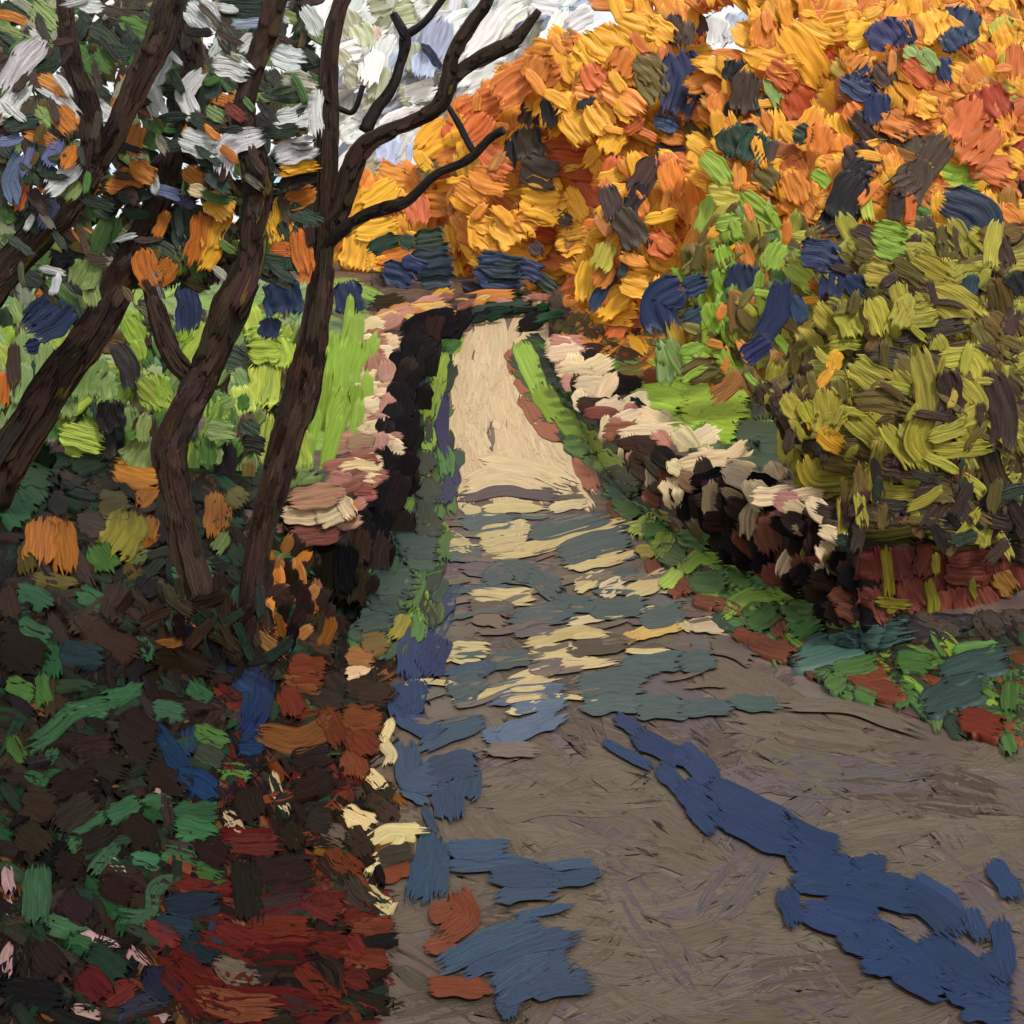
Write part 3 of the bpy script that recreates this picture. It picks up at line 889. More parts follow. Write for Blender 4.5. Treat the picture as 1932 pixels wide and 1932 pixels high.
# ------------------------------------------------------------------ dabs read off the picture, lane shadows and sun dapple painted among them: code width points (tens of tile pixels)
DABS = """
#00 canopy
W 15 22,24 12,35 4,50|W 12 14,48 6,58 2,64|DG 8 30,36 22,38|W 7 24,50 35,56 42,63|O 8 24,44 36,52|O 13 34,62 40,72|SG 8 22,62 28,70|DG 10 5,70 20,68|O 8 16,75 30,80|BV 6 0,80 12,77|BV 10 12,88 6,100 8,112|BV 6 18,84 14,98|BV 9 33,80 27,92|DG 9 22,92 28,98|W 11 42,94 28,106|SG 12 42,102 38,110|R 6 14,105 10,118|D 8 18,108 26,118|BV 9 30,114 24,126|DG 5 16,120 20,130|O 9 42,84 36,92
W 9 54,58 62,66|W 10 68,64 58,76|P 8 70,46 66,56|W 14 92,32 84,48|W 12 84,50 88,64|W 11 112,42 104,52 108,64|W 14 122,36 138,40|W 8 124,22 120,32|W 15 104,78 120,82|W 14 145,76 128,82 125,95|W 14 155,30 168,34|W 14 156,68 172,64|W 14 156,88 175,82|W 9 178,52 178,75|W 18 108,4 118,14|PKW 6 112,2 122,4|DG 12 126,4 150,6|G 8 150,4 160,2|G 6 132,14 150,12|W 10 172,6 178,18|P 14 160,45 175,48|W 10 142,22 136,28
GR 10 70,12 82,18|GR 10 55,30 62,38|GR 9 50,40 54,34|DG 8 52,16 66,28|DG 8 60,28 72,30|SG 12 20,4 30,14|DG 8 0,20 8,28|SG 7 2,16 12,20|DG 10 2,4 12,10|O 6 0,8 14,12|W 5 18,18 26,22|W 8 46,2 56,4|D 8 60,6 80,8
SG 8 118,62 124,66|DG 10 118,44 120,54|DG 7 108,66 122,72|DG 7 150,52 168,55|DG 8 150,74 168,72|GR 7 86,68 90,74|GR 8 82,76 88,82|DG 7 92,82 104,80|DG 5 112,90 122,92|RD 7 128,60 136,66
O 10 78,72 74,86|O 12 76,92 85,100|O 9 66,98 82,102|O 10 62,104 75,104|DG 9 68,110 84,107|BV 7 86,106 100,110|BV 6 100,112 108,115|DG 7 48,112 62,116|DG 6 70,118 82,121
O 10 105,96 112,102|SG 9 108,98 106,108|T 8 108,106 114,108|DG 9 118,98 128,106|Y 15 118,112 128,120|Y 12 126,120 118,138|O 12 113,122 108,146|Y 10 122,135 114,150|DG 14 102,120 106,138|GR 9 104,140 112,156|DG 9 84,136 100,146|O 14 80,142 86,160|O 13 96,148 86,158|O 7 93,120 88,132
Y 12 160,112 158,130|Y 10 150,120 155,135|O 12 175,108 162,114|DG 9 162,116 178,124|DG 6 158,126 163,138|O 12 168,132 172,150|R 8 154,140 168,142|DG 9 142,145 168,148|O 8 172,140 170,158|Y 5 158,98 178,94|DD 9 160,104 176,98|Y 8 160,94 175,92
SG 17 50,148 44,160|SG 10 50,160 52,170|GR 10 60,125 54,142|GR 8 66,124 62,135
#00 bush
DG 12 28,158 40,166 48,185|N 20 38,172 18,186|N 12 30,168 16,180|O 6 22,165 30,160|N 14 104,160 105,184|N 22 158,160 160,176|N 12 152,180 150,188
#00 shrub
L 12 72,180 78,192|L 10 102,190 106,186|LL 10 140,188 156,186|LL 10 160,184 158,193|SG 6 132,186 134,193
#10 cloud
W 10 5,70 12,68|W 12 2,76 10,72|P 12 10,15 14,25|P 14 6,40 12,45|W 8 28,22 22,36|P 10 25,40 20,55|P 12 35,55 48,50|W 10 38,54 52,50|P 12 32,8 42,5|W 10 45,8 50,5|G 14 58,12 52,30|G 12 48,32 46,42|P 8 40,25 42,40|W 13 88,8 72,28|W 12 102,4 84,20|W 14 118,12 102,30|W 10 126,8 115,25|W 18 95,40 72,54|W 10 84,48 68,58|G 16 32,80 28,92|W 10 40,78 34,88|W 9 140,8 130,14|W 7 158,16 162,22|P 7 0,30 4,36|W 8 16,36 14,44|P 10 14,60 22,56|PKW 4 20,16 22,22|P 12 4,8 8,18|W 10 2,30 10,28|P 12 18,4 26,2|W 9 20,30 16,46|W 10 110,2 122,4
#10 canopy
N 5 47,26 55,37
#10 autumn
R 16 120,38 100,46 90,54|R 14 88,56 70,66|O 13 112,34 108,44|R 13 82,66 72,76|Y 11 58,70 46,82|R 12 66,72 55,84|Y 10 62,82 44,92|O 10 24,96 36,100|Y 12 30,104 12,116|Y 10 14,108 8,120|OLD 10 55,92 46,100|R 12 82,84 92,92|R 12 86,94 94,96|Y 14 136,22 150,36|Y 14 134,40 140,30|Y 12 130,54 124,62|Y 16 142,20 158,30|R 12 140,38 146,48|O 10 134,50 146,55|Y 14 142,60 150,72|Y 12 128,66 138,78|Y 12 160,56 164,66|R 10 168,66 160,72|O 14 162,30 156,40|Y 14 160,12 176,18|Y 12 175,14 185,22|R 18 116,82 145,84|R 14 120,90 145,93|Y 12 156,74 150,84|O 12 150,50 168,62|R 10 135,100 145,115|Y 22 104,110 122,114|Y 14 110,118 125,114|O 12 75,98 92,104|O 12 68,104 80,112|R 12 42,112 44,124|O 12 48,114 66,116|Y 9 74,122 84,128|Y 16 90,124 100,136|Y 12 76,130 84,136|R 12 66,122 70,136|Y 10 62,128 64,140|O 10 100,124 110,126|Y 10 128,108 136,122|O 10 130,120 145,124|Y 12 124,138 140,134|Y 10 126,130 140,128|Y 10 10,130 30,126|Y 16 12,134 8,150|Y 12 18,144 32,150|O 12 24,146 40,142|Y 8 22,158 20,164|R 8 10,158 8,152|Y 12 142,148 138,168|O 10 150,150 144,160|OL 10 150,138 146,150|Y 12 160,158 172,162|Y 12 160,165 146,176|O 12 128,160 134,172|O 14 122,178 132,186|Y 14 142,172 164,176|O 10 116,174 120,184|R 10 158,180 152,188|O 12 185,92 190,110|O 8 184,110 190,120|R 12 175,134 186,140|O 10 170,120 165,110
D 14 110,58 108,70|K 8 116,56 118,70|D 14 104,74 108,88|K 6 96,80 96,94|D 16 104,92 120,100|K 5 118,66 120,74|D 10 150,106 154,122|D 12 176,90 166,108|D 14 158,120 168,138|K 8 170,104 162,116|D 6 160,140 164,146|K 8 180,86 192,80|OLD 14 168,34 178,44|OLD 14 172,40 180,54|D 7 120,120 128,124|D 7 108,138 112,142|D 5 155,46 150,52|D 4 165,62 172,60|K 4 134,60 142,56|D 10 186,10 190,24|N 18 190,32 192,45 187,62|N 8 178,68 188,72|N 6 154,154 142,172|NB 4 162,142 158,156
#10 bush
DG 9 18,140 32,134|DG 9 36,134 40,138|DG 14 44,136 58,134|NB 16 42,148 62,146|N 14 26,152 40,158|NB 14 46,156 62,156|N 8 36,146 46,150|N 20 78,152 102,154|NB 14 80,146 100,150|N 12 100,150 112,154|DG 9 112,156 120,162|K 8 70,160 80,166|DG 10 84,162 102,164|N 16 4,160 6,174|D 8 20,156 24,162|N 20 190,162 178,170 182,185|N 10 188,158 175,164
#10 lwall
O 8 62,172 98,166|Y 7 54,166 62,164|PK 7 40,174 56,168|PK 8 22,178 40,174|D 8 20,170 34,168|K 16 64,180 38,190|DG 8 74,176 106,172|K 8 102,184 114,178
#20 cloud
W 16 22,12 20,24|G 10 32,10 30,20|G 12 40,8 38,16
#20 autumn
Y 16 60,16 70,30 80,45|Y 14 82,16 108,10|Y 14 96,20 106,18|Y 12 70,14 86,22|Y 10 38,30 66,36|O 12 48,12 46,24|D 10 4,14 2,24|D 7 10,10 12,18|N 18 112,14 118,24|N 12 124,14 126,24|N 18 160,6 156,20|N 14 152,18 156,26|Y 16 140,8 146,20|Y 8 150,22 148,12|O 10 128,12 134,20|Y 12 164,14 170,24|RR 6 178,16 172,26|R 9 188,26 188,42|RR 10 83,32 86,42|R 10 128,36 140,48|R 12 52,38 62,48|R 9 74,46 76,56|R 18 64,52 70,66|R 12 80,56 82,66|O 16 104,34 100,40|N 9 106,38 100,46 110,54|N 10 92,46 108,54|N 12 112,54 110,68|N 8 148,34 150,44|D 10 112,38 118,46|R 9 156,44 160,54|RR 18 172,50 180,66|R 20 168,56 160,80|R 16 176,72 160,90|R 14 164,92 185,98|O 16 178,104 186,116|O 10 182,118 190,126|SG 9 136,30 142,38|SG 8 128,28 134,34|OL 12 180,12 184,26|Y 12 134,58 142,62|O 12 140,54 154,58|O 14 116,66 130,72|R 8 130,68 138,72|O 12 96,60 104,68|Y 14 88,66 92,80|Y 14 96,74 84,86|O 14 80,72 78,84|K 14 33,36 32,44|D 14 38,42 36,62|D 8 30,58 28,66|DG 12 46,56 54,72|DG 20 30,72 36,84|DG 14 44,76 38,90|SG 7 50,44 56,58|D 5 54,80 50,90|DG 10 66,74 72,78|OLD 14 8,68 14,78|O 12 22,54 24,64|O 14 8,58 4,66|N 12 2,34 16,40|N 14 4,46 14,54|N 8 12,52 10,64|D 10 98,66 110,78 118,90|D 16 96,84 108,96|D 14 148,80 136,96 120,104|D 14 132,76 128,84|D 10 122,76 126,78|D 12 136,92 128,112|K 12 104,92 96,104|K 16 100,100 90,120|K 14 98,118 80,128|K 10 82,122 96,136|D 8 122,108 120,122|O 12 62,98 68,112|O 12 60,112 72,124|OLD 12 44,96 52,104|O 10 46,128 60,134|OLD 12 38,134 48,142|OL 12 18,108 36,112|O 16 6,102 10,125|O 14 16,118 8,144|O 8 0,92 8,96|NB 18 150,112 168,120 172,140|NB 16 166,136 168,154|NB 10 174,120 176,140|GR 12 134,118 148,124|Y 14 138,132 152,136|L 11 144,96 166,100|L 8 140,102 160,104|LL 6 104,108 106,122|K 12 190,104 192,124
#20 shrub
L 12 14,88 26,102|L 11 36,110 52,122|L 9 22,126 32,124|L 9 30,130 34,134|L 8 76,98 84,104|L 16 110,130 126,134|L 12 112,138 126,142|L 10 24,140 28,152|L 10 22,152 26,164|L 12 56,138 50,150|LL 12 62,150 74,160|L 14 18,172 22,184
N 18 70,142 86,146|N 14 86,146 84,166|N 12 96,156 102,164|N 16 34,150 34,166|N 8 42,152 40,164|OL 11 134,146 152,156|OL 10 152,154 158,150|OL 14 106,152 118,156|OL 16 80,172 92,186|OL 12 92,172 98,188|OL 12 108,170 114,186|OL 10 122,160 128,176|OL 11 128,168 122,182|OL 12 130,178 142,176|OL 18 142,164 168,180|OLD 10 120,148 136,158|D 10 124,190 160,182|NB 10 164,156 160,166|D 10 180,134 184,148|OLD 14 178,160 182,180|DG 8 178,168 176,190|K 14 188,155 192,165|OL 8 178,126 174,148
#20 bush
N 14 58,160 54,176 46,190|N 10 64,168 68,180|N 12 4,162 14,158|NB 12 4,180 12,176
#01 shrub
LL 10 2,4 6,14|SG 10 14,16 10,34|SG 9 26,4 22,28|SG 12 16,26 8,46|GR 7 6,38 8,44|N 9 16,4 22,2|D 8 8,4 8,26|O 8 1,20 1,36|SG 20 52,10 46,32|SG 16 60,20 58,32|SG 10 40,32 38,42|LL 14 36,52 56,58|LL 12 38,58 46,62|L 18 86,22 88,38|L 12 80,24 92,36|L 10 76,2 78,10|SG 8 82,44 80,56|SG 20 82,56 74,70|GR 7 72,54 76,52|K 12 66,4 72,14 74,26|K 16 62,36 64,50|K 10 60,50 60,66|DG 14 118,6 136,12|LL 18 142,4 156,4|LL 16 158,2 158,14|LL 18 148,16 146,36|LL 8 154,14 150,34|SG 8 134,18 138,26|SG 8 130,34 126,36|GR 7 137,32 137,38|OLD 9 142,40 150,44|SG 12 118,50 130,52|DG 10 138,48 144,52|GR 10 116,58 116,70|SG 8 122,62 120,68|K 12 128,60 126,84|K 10 138,58 148,60|OLD 8 140,70 140,84
#01 under
O 10 120,90 118,112|O 8 128,92 124,108|OLD 12 130,88 136,94|SG 8 126,112 120,120|GR 8 98,98 98,112|K 9 90,98 92,116|O 16 66,74 86,80|O 10 78,94 86,86|K 6 62,76 76,92|DG 14 42,74 56,68|EM 16 10,78 26,80|EM 18 4,92 12,104|EM 14 12,86 20,94|DG 14 36,72 32,62|NB 10 28,68 34,74|K 10 28,92 34,100|O 18 22,106 20,126|O 14 34,108 36,132|O 12 28,104 30,118|OLD 10 14,118 14,132|OLD 7 18,136 40,140|D 14 44,104 58,110|D 8 40,122 48,140|OLD 16 56,96 70,96|OL 20 72,102 62,122|O 10 84,104 82,114|O 8 86,112 74,120|GR 14 52,120 60,132|SG 9 72,126 80,122|OLD 9 70,130 76,136|EM 13 98,132 116,134|EM 7 92,144 108,154|EM 9 112,148 124,154|EM 9 134,142 134,154|EM 9 104,166 110,172|GR 9 108,162 114,168|EM 9 145,154 164,150|OC 14 156,140 168,146|OC 10 164,122 174,116|O 14 152,118 152,134|O 12 154,136 166,142|O 10 166,150 178,152|EM 14 156,122 168,134|EM 11 146,106 158,110|K 14 78,144 82,140|DG 10 130,120 136,128|EM 10 10,144 26,152|EM 10 44,146 56,152|EM 9 10,162 24,170|EM 10 26,176 28,192|EM 8 78,172 82,182|D 14 66,142 60,160|D 12 44,160 76,180|DD 14 118,168 152,164|DD 14 128,180 156,176|K 12 90,160 100,176|DD 12 86,182 116,190|D 10 40,166 60,150|D 10 2,144 6,160|DD 20 0,176 20,186|NB 12 34,178 54,182|BB 8 128,188 144,190|R 10 150,162 162,172|RU 16 162,188 180,190|D 14 170,166 186,174|K 12 172,185 182,186|SG 10 150,78 176,76
#01 lwall
PK 14 165,90 190,86|T 10 160,98 180,98|T 14 180,100 192,94|BR 16 166,108 188,106|K 16 192,116 182,146
#01 lawnl
L 12 190,4 186,40 180,72|L 11 184,20 180,44 176,66
#11 lwall
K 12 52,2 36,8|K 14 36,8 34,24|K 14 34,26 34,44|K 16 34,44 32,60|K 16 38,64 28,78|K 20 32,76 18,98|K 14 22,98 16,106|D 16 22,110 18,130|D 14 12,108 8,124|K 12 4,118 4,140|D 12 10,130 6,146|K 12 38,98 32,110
T 10 20,2 32,0|PK 12 20,10 22,26|C 8 14,18 24,18|C 8 12,22 22,22|PK 10 26,14 26,28|PK 10 14,28 24,28|C 8 12,33 26,31|C 8 12,37 24,36|PK 9 27,32 26,46|C 8 10,41 22,40|C 8 9,46 18,45|C 8 12,50 28,48|C 10 14,54 20,54|PK 8 24,54 22,64|GBT 12 6,60 20,58|BR 6 2,68 22,66|T 10 2,73 20,73|T 8 2,78 18,78|BR 8 2,84 18,84|T 9 2,90 6,98|O 6 8,92 4,100
#11 lawnl
L 14 8,2 4,40|L 10 14,4 10,30|L 12 2,30 -4,64|L 9 10,28 2,56
#11 vergel
L 8 58,10 56,24|L 8 56,24 50,44|GR 6 66,2 60,6|N 7 48,14 42,28 40,38|L 9 50,52 50,62|DG 10 44,46 48,58|N 8 58,34 57,50 60,64|GR 9 58,62 60,76|N 6 60,66 66,80|N 9 64,78 58,92|DG 12 44,66 50,74|DG 13 46,82 54,90|DG 12 50,92 46,104|GR 7 56,96 52,106|DG 12 44,106 56,108|TE2 16 34,118 54,118|TE2 14 38,124 52,126|GR 8 58,110 58,124|EMD 12 30,124 26,132|GR 12 44,134 38,152|TE2 18 20,140 40,140|TE2 14 18,148 36,150|TE2 14 10,162 28,158|TE2 10 6,168 20,164|OL 8 36,158 28,168|OLD 12 12,172 24,174|OC 10 4,180 16,182|T 7 4,190 14,186
#11 path
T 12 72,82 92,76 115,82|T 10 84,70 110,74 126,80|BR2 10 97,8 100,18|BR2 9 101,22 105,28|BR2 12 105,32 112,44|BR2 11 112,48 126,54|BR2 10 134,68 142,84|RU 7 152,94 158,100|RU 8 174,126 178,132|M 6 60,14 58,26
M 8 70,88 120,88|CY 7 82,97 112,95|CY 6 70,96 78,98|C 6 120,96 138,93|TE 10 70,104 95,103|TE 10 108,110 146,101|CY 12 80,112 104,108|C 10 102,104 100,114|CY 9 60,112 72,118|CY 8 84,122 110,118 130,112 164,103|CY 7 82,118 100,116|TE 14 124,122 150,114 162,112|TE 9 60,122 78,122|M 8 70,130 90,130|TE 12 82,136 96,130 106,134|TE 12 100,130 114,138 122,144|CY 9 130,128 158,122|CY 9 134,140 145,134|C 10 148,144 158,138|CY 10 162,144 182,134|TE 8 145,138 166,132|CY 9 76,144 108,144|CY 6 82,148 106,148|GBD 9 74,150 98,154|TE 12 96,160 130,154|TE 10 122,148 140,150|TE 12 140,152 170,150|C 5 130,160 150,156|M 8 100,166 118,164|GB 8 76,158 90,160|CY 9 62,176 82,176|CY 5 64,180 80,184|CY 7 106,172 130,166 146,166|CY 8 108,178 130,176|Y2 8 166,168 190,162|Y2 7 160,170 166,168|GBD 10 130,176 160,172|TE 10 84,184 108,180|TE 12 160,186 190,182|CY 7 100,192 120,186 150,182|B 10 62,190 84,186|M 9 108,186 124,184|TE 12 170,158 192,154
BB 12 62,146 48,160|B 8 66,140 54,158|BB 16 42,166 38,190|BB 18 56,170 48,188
#11 verger
DG 7 112,8 120,26|DG 6 122,38 144,50|DG 8 146,52 156,62|L 12 102,4 106,14 112,28|L 13 112,28 122,44|L 13 124,44 138,54|L 11 140,54 146,62|L 12 148,66 160,72|GR 10 128,58 138,64|DG3 16 150,78 168,78|DG3 12 152,86 164,86|GR 12 156,92 168,98|LL 9 176,100 166,110|GR 10 172,108 186,106|L 11 184,112 178,122|GR 12 180,122 192,126|OL 6 168,120 176,122|LL 8 182,140 190,132|RU 6 186,144 192,142
#11 rwall
K 12 138,8 150,20|K 12 150,22 168,26|K 6 165,34 172,42|PK 8 120,2 136,2|C 8 118,8 134,6|PK 8 124,14 132,20|C 6 124,18 140,18|PK 8 126,24 140,24|C 10 134,26 150,26|C 7 134,30 136,38|PK 7 140,36 148,38|C 12 146,42 158,38|C 5 150,44 148,56|PK 9 152,48 160,52|PK 8 162,38 168,46|C 7 160,52 188,50|T 7 162,54 160,66|RU 8 172,20 180,22|D 9 170,60 166,72|PK 7 164,64 168,70|C 8 178,68 176,82|C 7 186,70 192,74|T 12 186,80 190,92|BR 8 172,86 180,90
#11 lawnr
L 18 168,32 192,36
#21 lawnr
L 14 2,30 38,30|L 18 4,40 36,40|L 14 18,50 30,54|L 12 14,46 30,38|DG3 14 46,32 48,46|DG3 14 34,54 58,56|DG3 12 46,62 74,58|DG3 9 28,66 60,74
#21 shrub
L 9 22,6 28,18|L 12 2,8 14,6|L 8 30,18 38,22|OLD 14 4,20 20,16|Y 9 88,8 86,16|Y 6 84,18 78,26|OL 9 66,4 76,2|OL 8 86,2 100,2|OL 14 98,14 106,20 122,30|OL 12 134,8 138,24 140,44|OL 14 138,44 134,56 142,72|OL 10 148,10 164,10 170,22|OL 10 160,24 168,36 160,44|OLD 10 88,24 90,34|OL 10 60,32 66,42|OL 10 70,36 74,44|OL 14 82,30 82,50|OL 8 84,46 92,42|OL 11 92,40 106,52 114,60|OL 12 114,60 112,82 118,88 134,88|Y 12 80,52 90,60|Y 5 72,42 74,50|OL 14 72,68 78,78 100,76|OL 12 76,84 96,80|OL 10 84,86 80,98|OL 9 116,50 124,60 130,70|OL 9 126,48 128,54|OL 8 144,62 172,60|OL 8 142,54 160,48|D 14 108,10 126,12|D 14 150,20 152,40|OLD 14 100,34 128,38|OLD 12 92,60 108,64|OLD 14 82,66 98,70|D 14 90,94 110,88|D 14 116,70 130,72|D 12 146,78 152,68|DG 14 164,76 160,100|OLD 12 150,82 158,92|K 10 110,98 124,96|D 16 176,20 182,60|D 14 172,60 184,90|NB 14 176,100 190,100|K 10 150,102 164,104|D 10 130,94 140,92|RD 8 156,78 160,74
#21 bush
N 12 48,2 36,10|N 14 54,10 58,26|N 16 62,12 78,18|N 12 66,22 62,30|NB 10 70,14 78,20
#21 rwall
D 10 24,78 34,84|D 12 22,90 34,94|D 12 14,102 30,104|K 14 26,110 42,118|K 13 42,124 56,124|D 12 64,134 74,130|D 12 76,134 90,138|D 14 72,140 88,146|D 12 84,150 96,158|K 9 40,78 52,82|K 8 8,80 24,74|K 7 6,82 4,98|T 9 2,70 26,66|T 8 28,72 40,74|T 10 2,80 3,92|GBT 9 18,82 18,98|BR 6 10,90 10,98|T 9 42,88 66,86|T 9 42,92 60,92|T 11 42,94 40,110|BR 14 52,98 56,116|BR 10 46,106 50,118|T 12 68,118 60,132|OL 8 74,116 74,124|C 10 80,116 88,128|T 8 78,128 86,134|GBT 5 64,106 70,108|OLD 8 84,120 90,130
#21 red
BR5 16 98,118 96,134|BR5 14 94,136 100,150|BR5 16 122,118 124,132|BR5 14 140,116 134,130|BR5 16 126,134 134,150|BR5 16 150,120 168,116|BR5 16 150,128 166,130|BR5 14 148,142 152,158|BR5 16 166,140 174,156|RU 14 130,152 132,164|BR5 10 174,110 180,120|OC 12 178,132 184,140|BR5 14 110,118 112,134|BR5 14 110,140 116,156|BR5 14 160,140 160,158|OLD 10 100,110 134,106|OL 10 138,108 174,110|OLD 6 142,116 168,114|OL 8 114,118 116,142|OL 8 110,146 126,148|OL 6 116,152 124,146|OL 9 138,136 140,158|OL 6 142,120 142,130|OL 9 136,164 156,166|OL 8 150,168 158,174|K 10 104,130 108,140|K 10 106,146 106,160|K 9 108,158 122,160|OL 5 162,134 164,144|D 12 126,172 150,174|D 14 164,160 176,168
#21 verger
GR 12 2,112 18,116|L 9 2,132 12,124 26,124|GR 12 8,138 26,138|GR 12 28,136 40,136|GR 10 42,140 54,134|RU 8 0,140 6,142|RU 7 10,148 20,150|RU 7 20,150 34,156|RU 10 54,160 58,168|RU 10 42,172 62,178|RU 8 32,168 44,172|GR 16 60,154 80,154|GR 14 64,166 82,158|GR 12 40,162 54,156|L 9 28,154 40,146 66,142|L 6 50,148 66,146|GR 10 88,188 110,184|GR 12 124,184 140,186|GR 10 156,178 176,176|RU 9 96,190 116,190|TE3 10 72,176 100,168|TE3 14 96,168 124,164|TE3 16 68,182 100,172 126,166|TE3 16 150,192 184,182
#21 path
C 9 8,162 26,164|CY 5 0,160 6,164|M 6 8,172 16,174|TE 12 2,184 18,182|GB 12 20,172 40,180
#02 under
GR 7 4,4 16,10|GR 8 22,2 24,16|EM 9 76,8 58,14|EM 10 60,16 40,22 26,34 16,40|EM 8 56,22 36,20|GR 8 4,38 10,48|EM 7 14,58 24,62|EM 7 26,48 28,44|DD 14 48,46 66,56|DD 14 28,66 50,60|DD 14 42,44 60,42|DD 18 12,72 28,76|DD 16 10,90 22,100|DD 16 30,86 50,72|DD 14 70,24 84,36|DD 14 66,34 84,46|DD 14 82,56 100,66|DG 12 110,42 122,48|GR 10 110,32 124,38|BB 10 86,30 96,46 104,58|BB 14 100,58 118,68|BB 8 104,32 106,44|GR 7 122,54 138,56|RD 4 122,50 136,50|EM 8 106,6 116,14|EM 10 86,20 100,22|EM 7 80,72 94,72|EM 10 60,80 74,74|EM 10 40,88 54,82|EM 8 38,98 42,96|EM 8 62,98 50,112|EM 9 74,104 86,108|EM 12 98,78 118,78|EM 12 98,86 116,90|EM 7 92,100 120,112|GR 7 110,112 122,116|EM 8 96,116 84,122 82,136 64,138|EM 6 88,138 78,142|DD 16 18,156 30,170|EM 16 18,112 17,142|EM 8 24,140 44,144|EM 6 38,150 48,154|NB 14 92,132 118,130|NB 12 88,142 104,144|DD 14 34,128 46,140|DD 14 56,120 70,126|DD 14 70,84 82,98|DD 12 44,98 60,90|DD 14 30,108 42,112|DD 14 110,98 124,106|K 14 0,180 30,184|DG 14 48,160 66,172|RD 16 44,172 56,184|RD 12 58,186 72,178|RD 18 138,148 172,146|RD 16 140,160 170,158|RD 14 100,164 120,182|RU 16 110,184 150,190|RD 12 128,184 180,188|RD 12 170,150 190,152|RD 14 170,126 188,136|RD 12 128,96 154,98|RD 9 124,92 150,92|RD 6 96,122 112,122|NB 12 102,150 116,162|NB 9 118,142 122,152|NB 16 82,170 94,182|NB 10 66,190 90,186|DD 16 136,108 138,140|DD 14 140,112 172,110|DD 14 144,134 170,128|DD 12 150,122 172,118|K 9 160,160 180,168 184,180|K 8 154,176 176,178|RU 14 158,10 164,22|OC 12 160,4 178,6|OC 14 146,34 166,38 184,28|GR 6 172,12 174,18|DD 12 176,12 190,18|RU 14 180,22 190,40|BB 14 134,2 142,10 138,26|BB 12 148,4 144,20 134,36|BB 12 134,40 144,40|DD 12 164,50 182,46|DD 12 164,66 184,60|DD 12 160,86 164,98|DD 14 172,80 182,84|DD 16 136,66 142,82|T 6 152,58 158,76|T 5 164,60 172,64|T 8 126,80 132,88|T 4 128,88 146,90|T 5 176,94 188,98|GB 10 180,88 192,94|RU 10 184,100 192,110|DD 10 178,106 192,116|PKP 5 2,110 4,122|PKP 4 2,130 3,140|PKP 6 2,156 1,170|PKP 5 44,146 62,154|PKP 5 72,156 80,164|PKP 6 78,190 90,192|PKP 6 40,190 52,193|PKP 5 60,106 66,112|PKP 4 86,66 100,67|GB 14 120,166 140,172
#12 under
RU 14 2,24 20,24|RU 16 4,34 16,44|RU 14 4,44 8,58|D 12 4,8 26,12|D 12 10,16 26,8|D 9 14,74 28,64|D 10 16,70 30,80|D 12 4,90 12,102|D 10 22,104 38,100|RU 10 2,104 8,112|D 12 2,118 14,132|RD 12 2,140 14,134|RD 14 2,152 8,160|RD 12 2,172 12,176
#12 edging
CY 8 28,26 24,36|CY 7 22,36 28,44 26,50|CY 10 14,56 22,64|CY 12 2,78 16,84|CY 9 12,96 26,88 46,88|CY 6 34,92 18,106|CY 6 18,100 14,112|CY 10 14,122 24,130|CY 8 22,136 28,130
#12 path
RU 9 24,114 40,108|TE 14 62,8 80,4|TE 10 66,14 74,10|B2 9 86,14 126,8|B2 8 100,18 126,14|B2 12 90,34 124,22|B2 9 82,34 110,28|CY 6 68,14 96,6 124,1|CY 5 96,20 110,16|TE 14 136,6 172,4|TE 14 138,16 168,14|TE 14 168,18 192,18|GB 9 84,42 110,42|RU 14 66,124 72,136 58,148|RU 12 52,136 62,132|RU 10 50,154 64,152|RU 12 52,176 84,178
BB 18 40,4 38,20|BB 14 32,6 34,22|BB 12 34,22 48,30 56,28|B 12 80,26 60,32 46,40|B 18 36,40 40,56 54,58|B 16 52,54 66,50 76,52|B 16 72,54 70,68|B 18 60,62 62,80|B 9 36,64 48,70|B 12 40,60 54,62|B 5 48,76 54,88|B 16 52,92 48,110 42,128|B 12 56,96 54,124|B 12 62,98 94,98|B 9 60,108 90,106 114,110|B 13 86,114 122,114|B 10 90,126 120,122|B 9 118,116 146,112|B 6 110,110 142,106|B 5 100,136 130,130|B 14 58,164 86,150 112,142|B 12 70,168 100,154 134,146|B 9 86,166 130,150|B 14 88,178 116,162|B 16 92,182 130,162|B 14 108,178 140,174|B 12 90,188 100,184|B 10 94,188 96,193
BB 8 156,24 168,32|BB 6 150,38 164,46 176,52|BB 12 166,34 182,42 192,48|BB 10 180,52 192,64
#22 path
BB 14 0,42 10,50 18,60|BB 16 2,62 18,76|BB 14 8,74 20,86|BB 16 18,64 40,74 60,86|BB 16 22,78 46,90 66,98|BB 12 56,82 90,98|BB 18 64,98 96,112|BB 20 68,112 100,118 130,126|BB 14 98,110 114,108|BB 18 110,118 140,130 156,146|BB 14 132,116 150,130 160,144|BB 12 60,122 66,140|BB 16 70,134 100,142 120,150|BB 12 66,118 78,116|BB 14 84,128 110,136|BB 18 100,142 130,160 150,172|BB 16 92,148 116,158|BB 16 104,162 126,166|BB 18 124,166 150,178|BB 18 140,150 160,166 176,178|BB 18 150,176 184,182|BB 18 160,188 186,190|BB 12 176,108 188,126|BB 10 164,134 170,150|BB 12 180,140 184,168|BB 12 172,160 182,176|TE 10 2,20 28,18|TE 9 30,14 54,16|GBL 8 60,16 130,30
#22 verger
GR 10 84,6 92,2|GR 8 100,10 110,14|RU 14 160,26 180,32|RU 10 100,4 124,10|TE3 18 140,18 170,8|GR 10 186,6 186,20|GR 8 184,36 186,44
"""

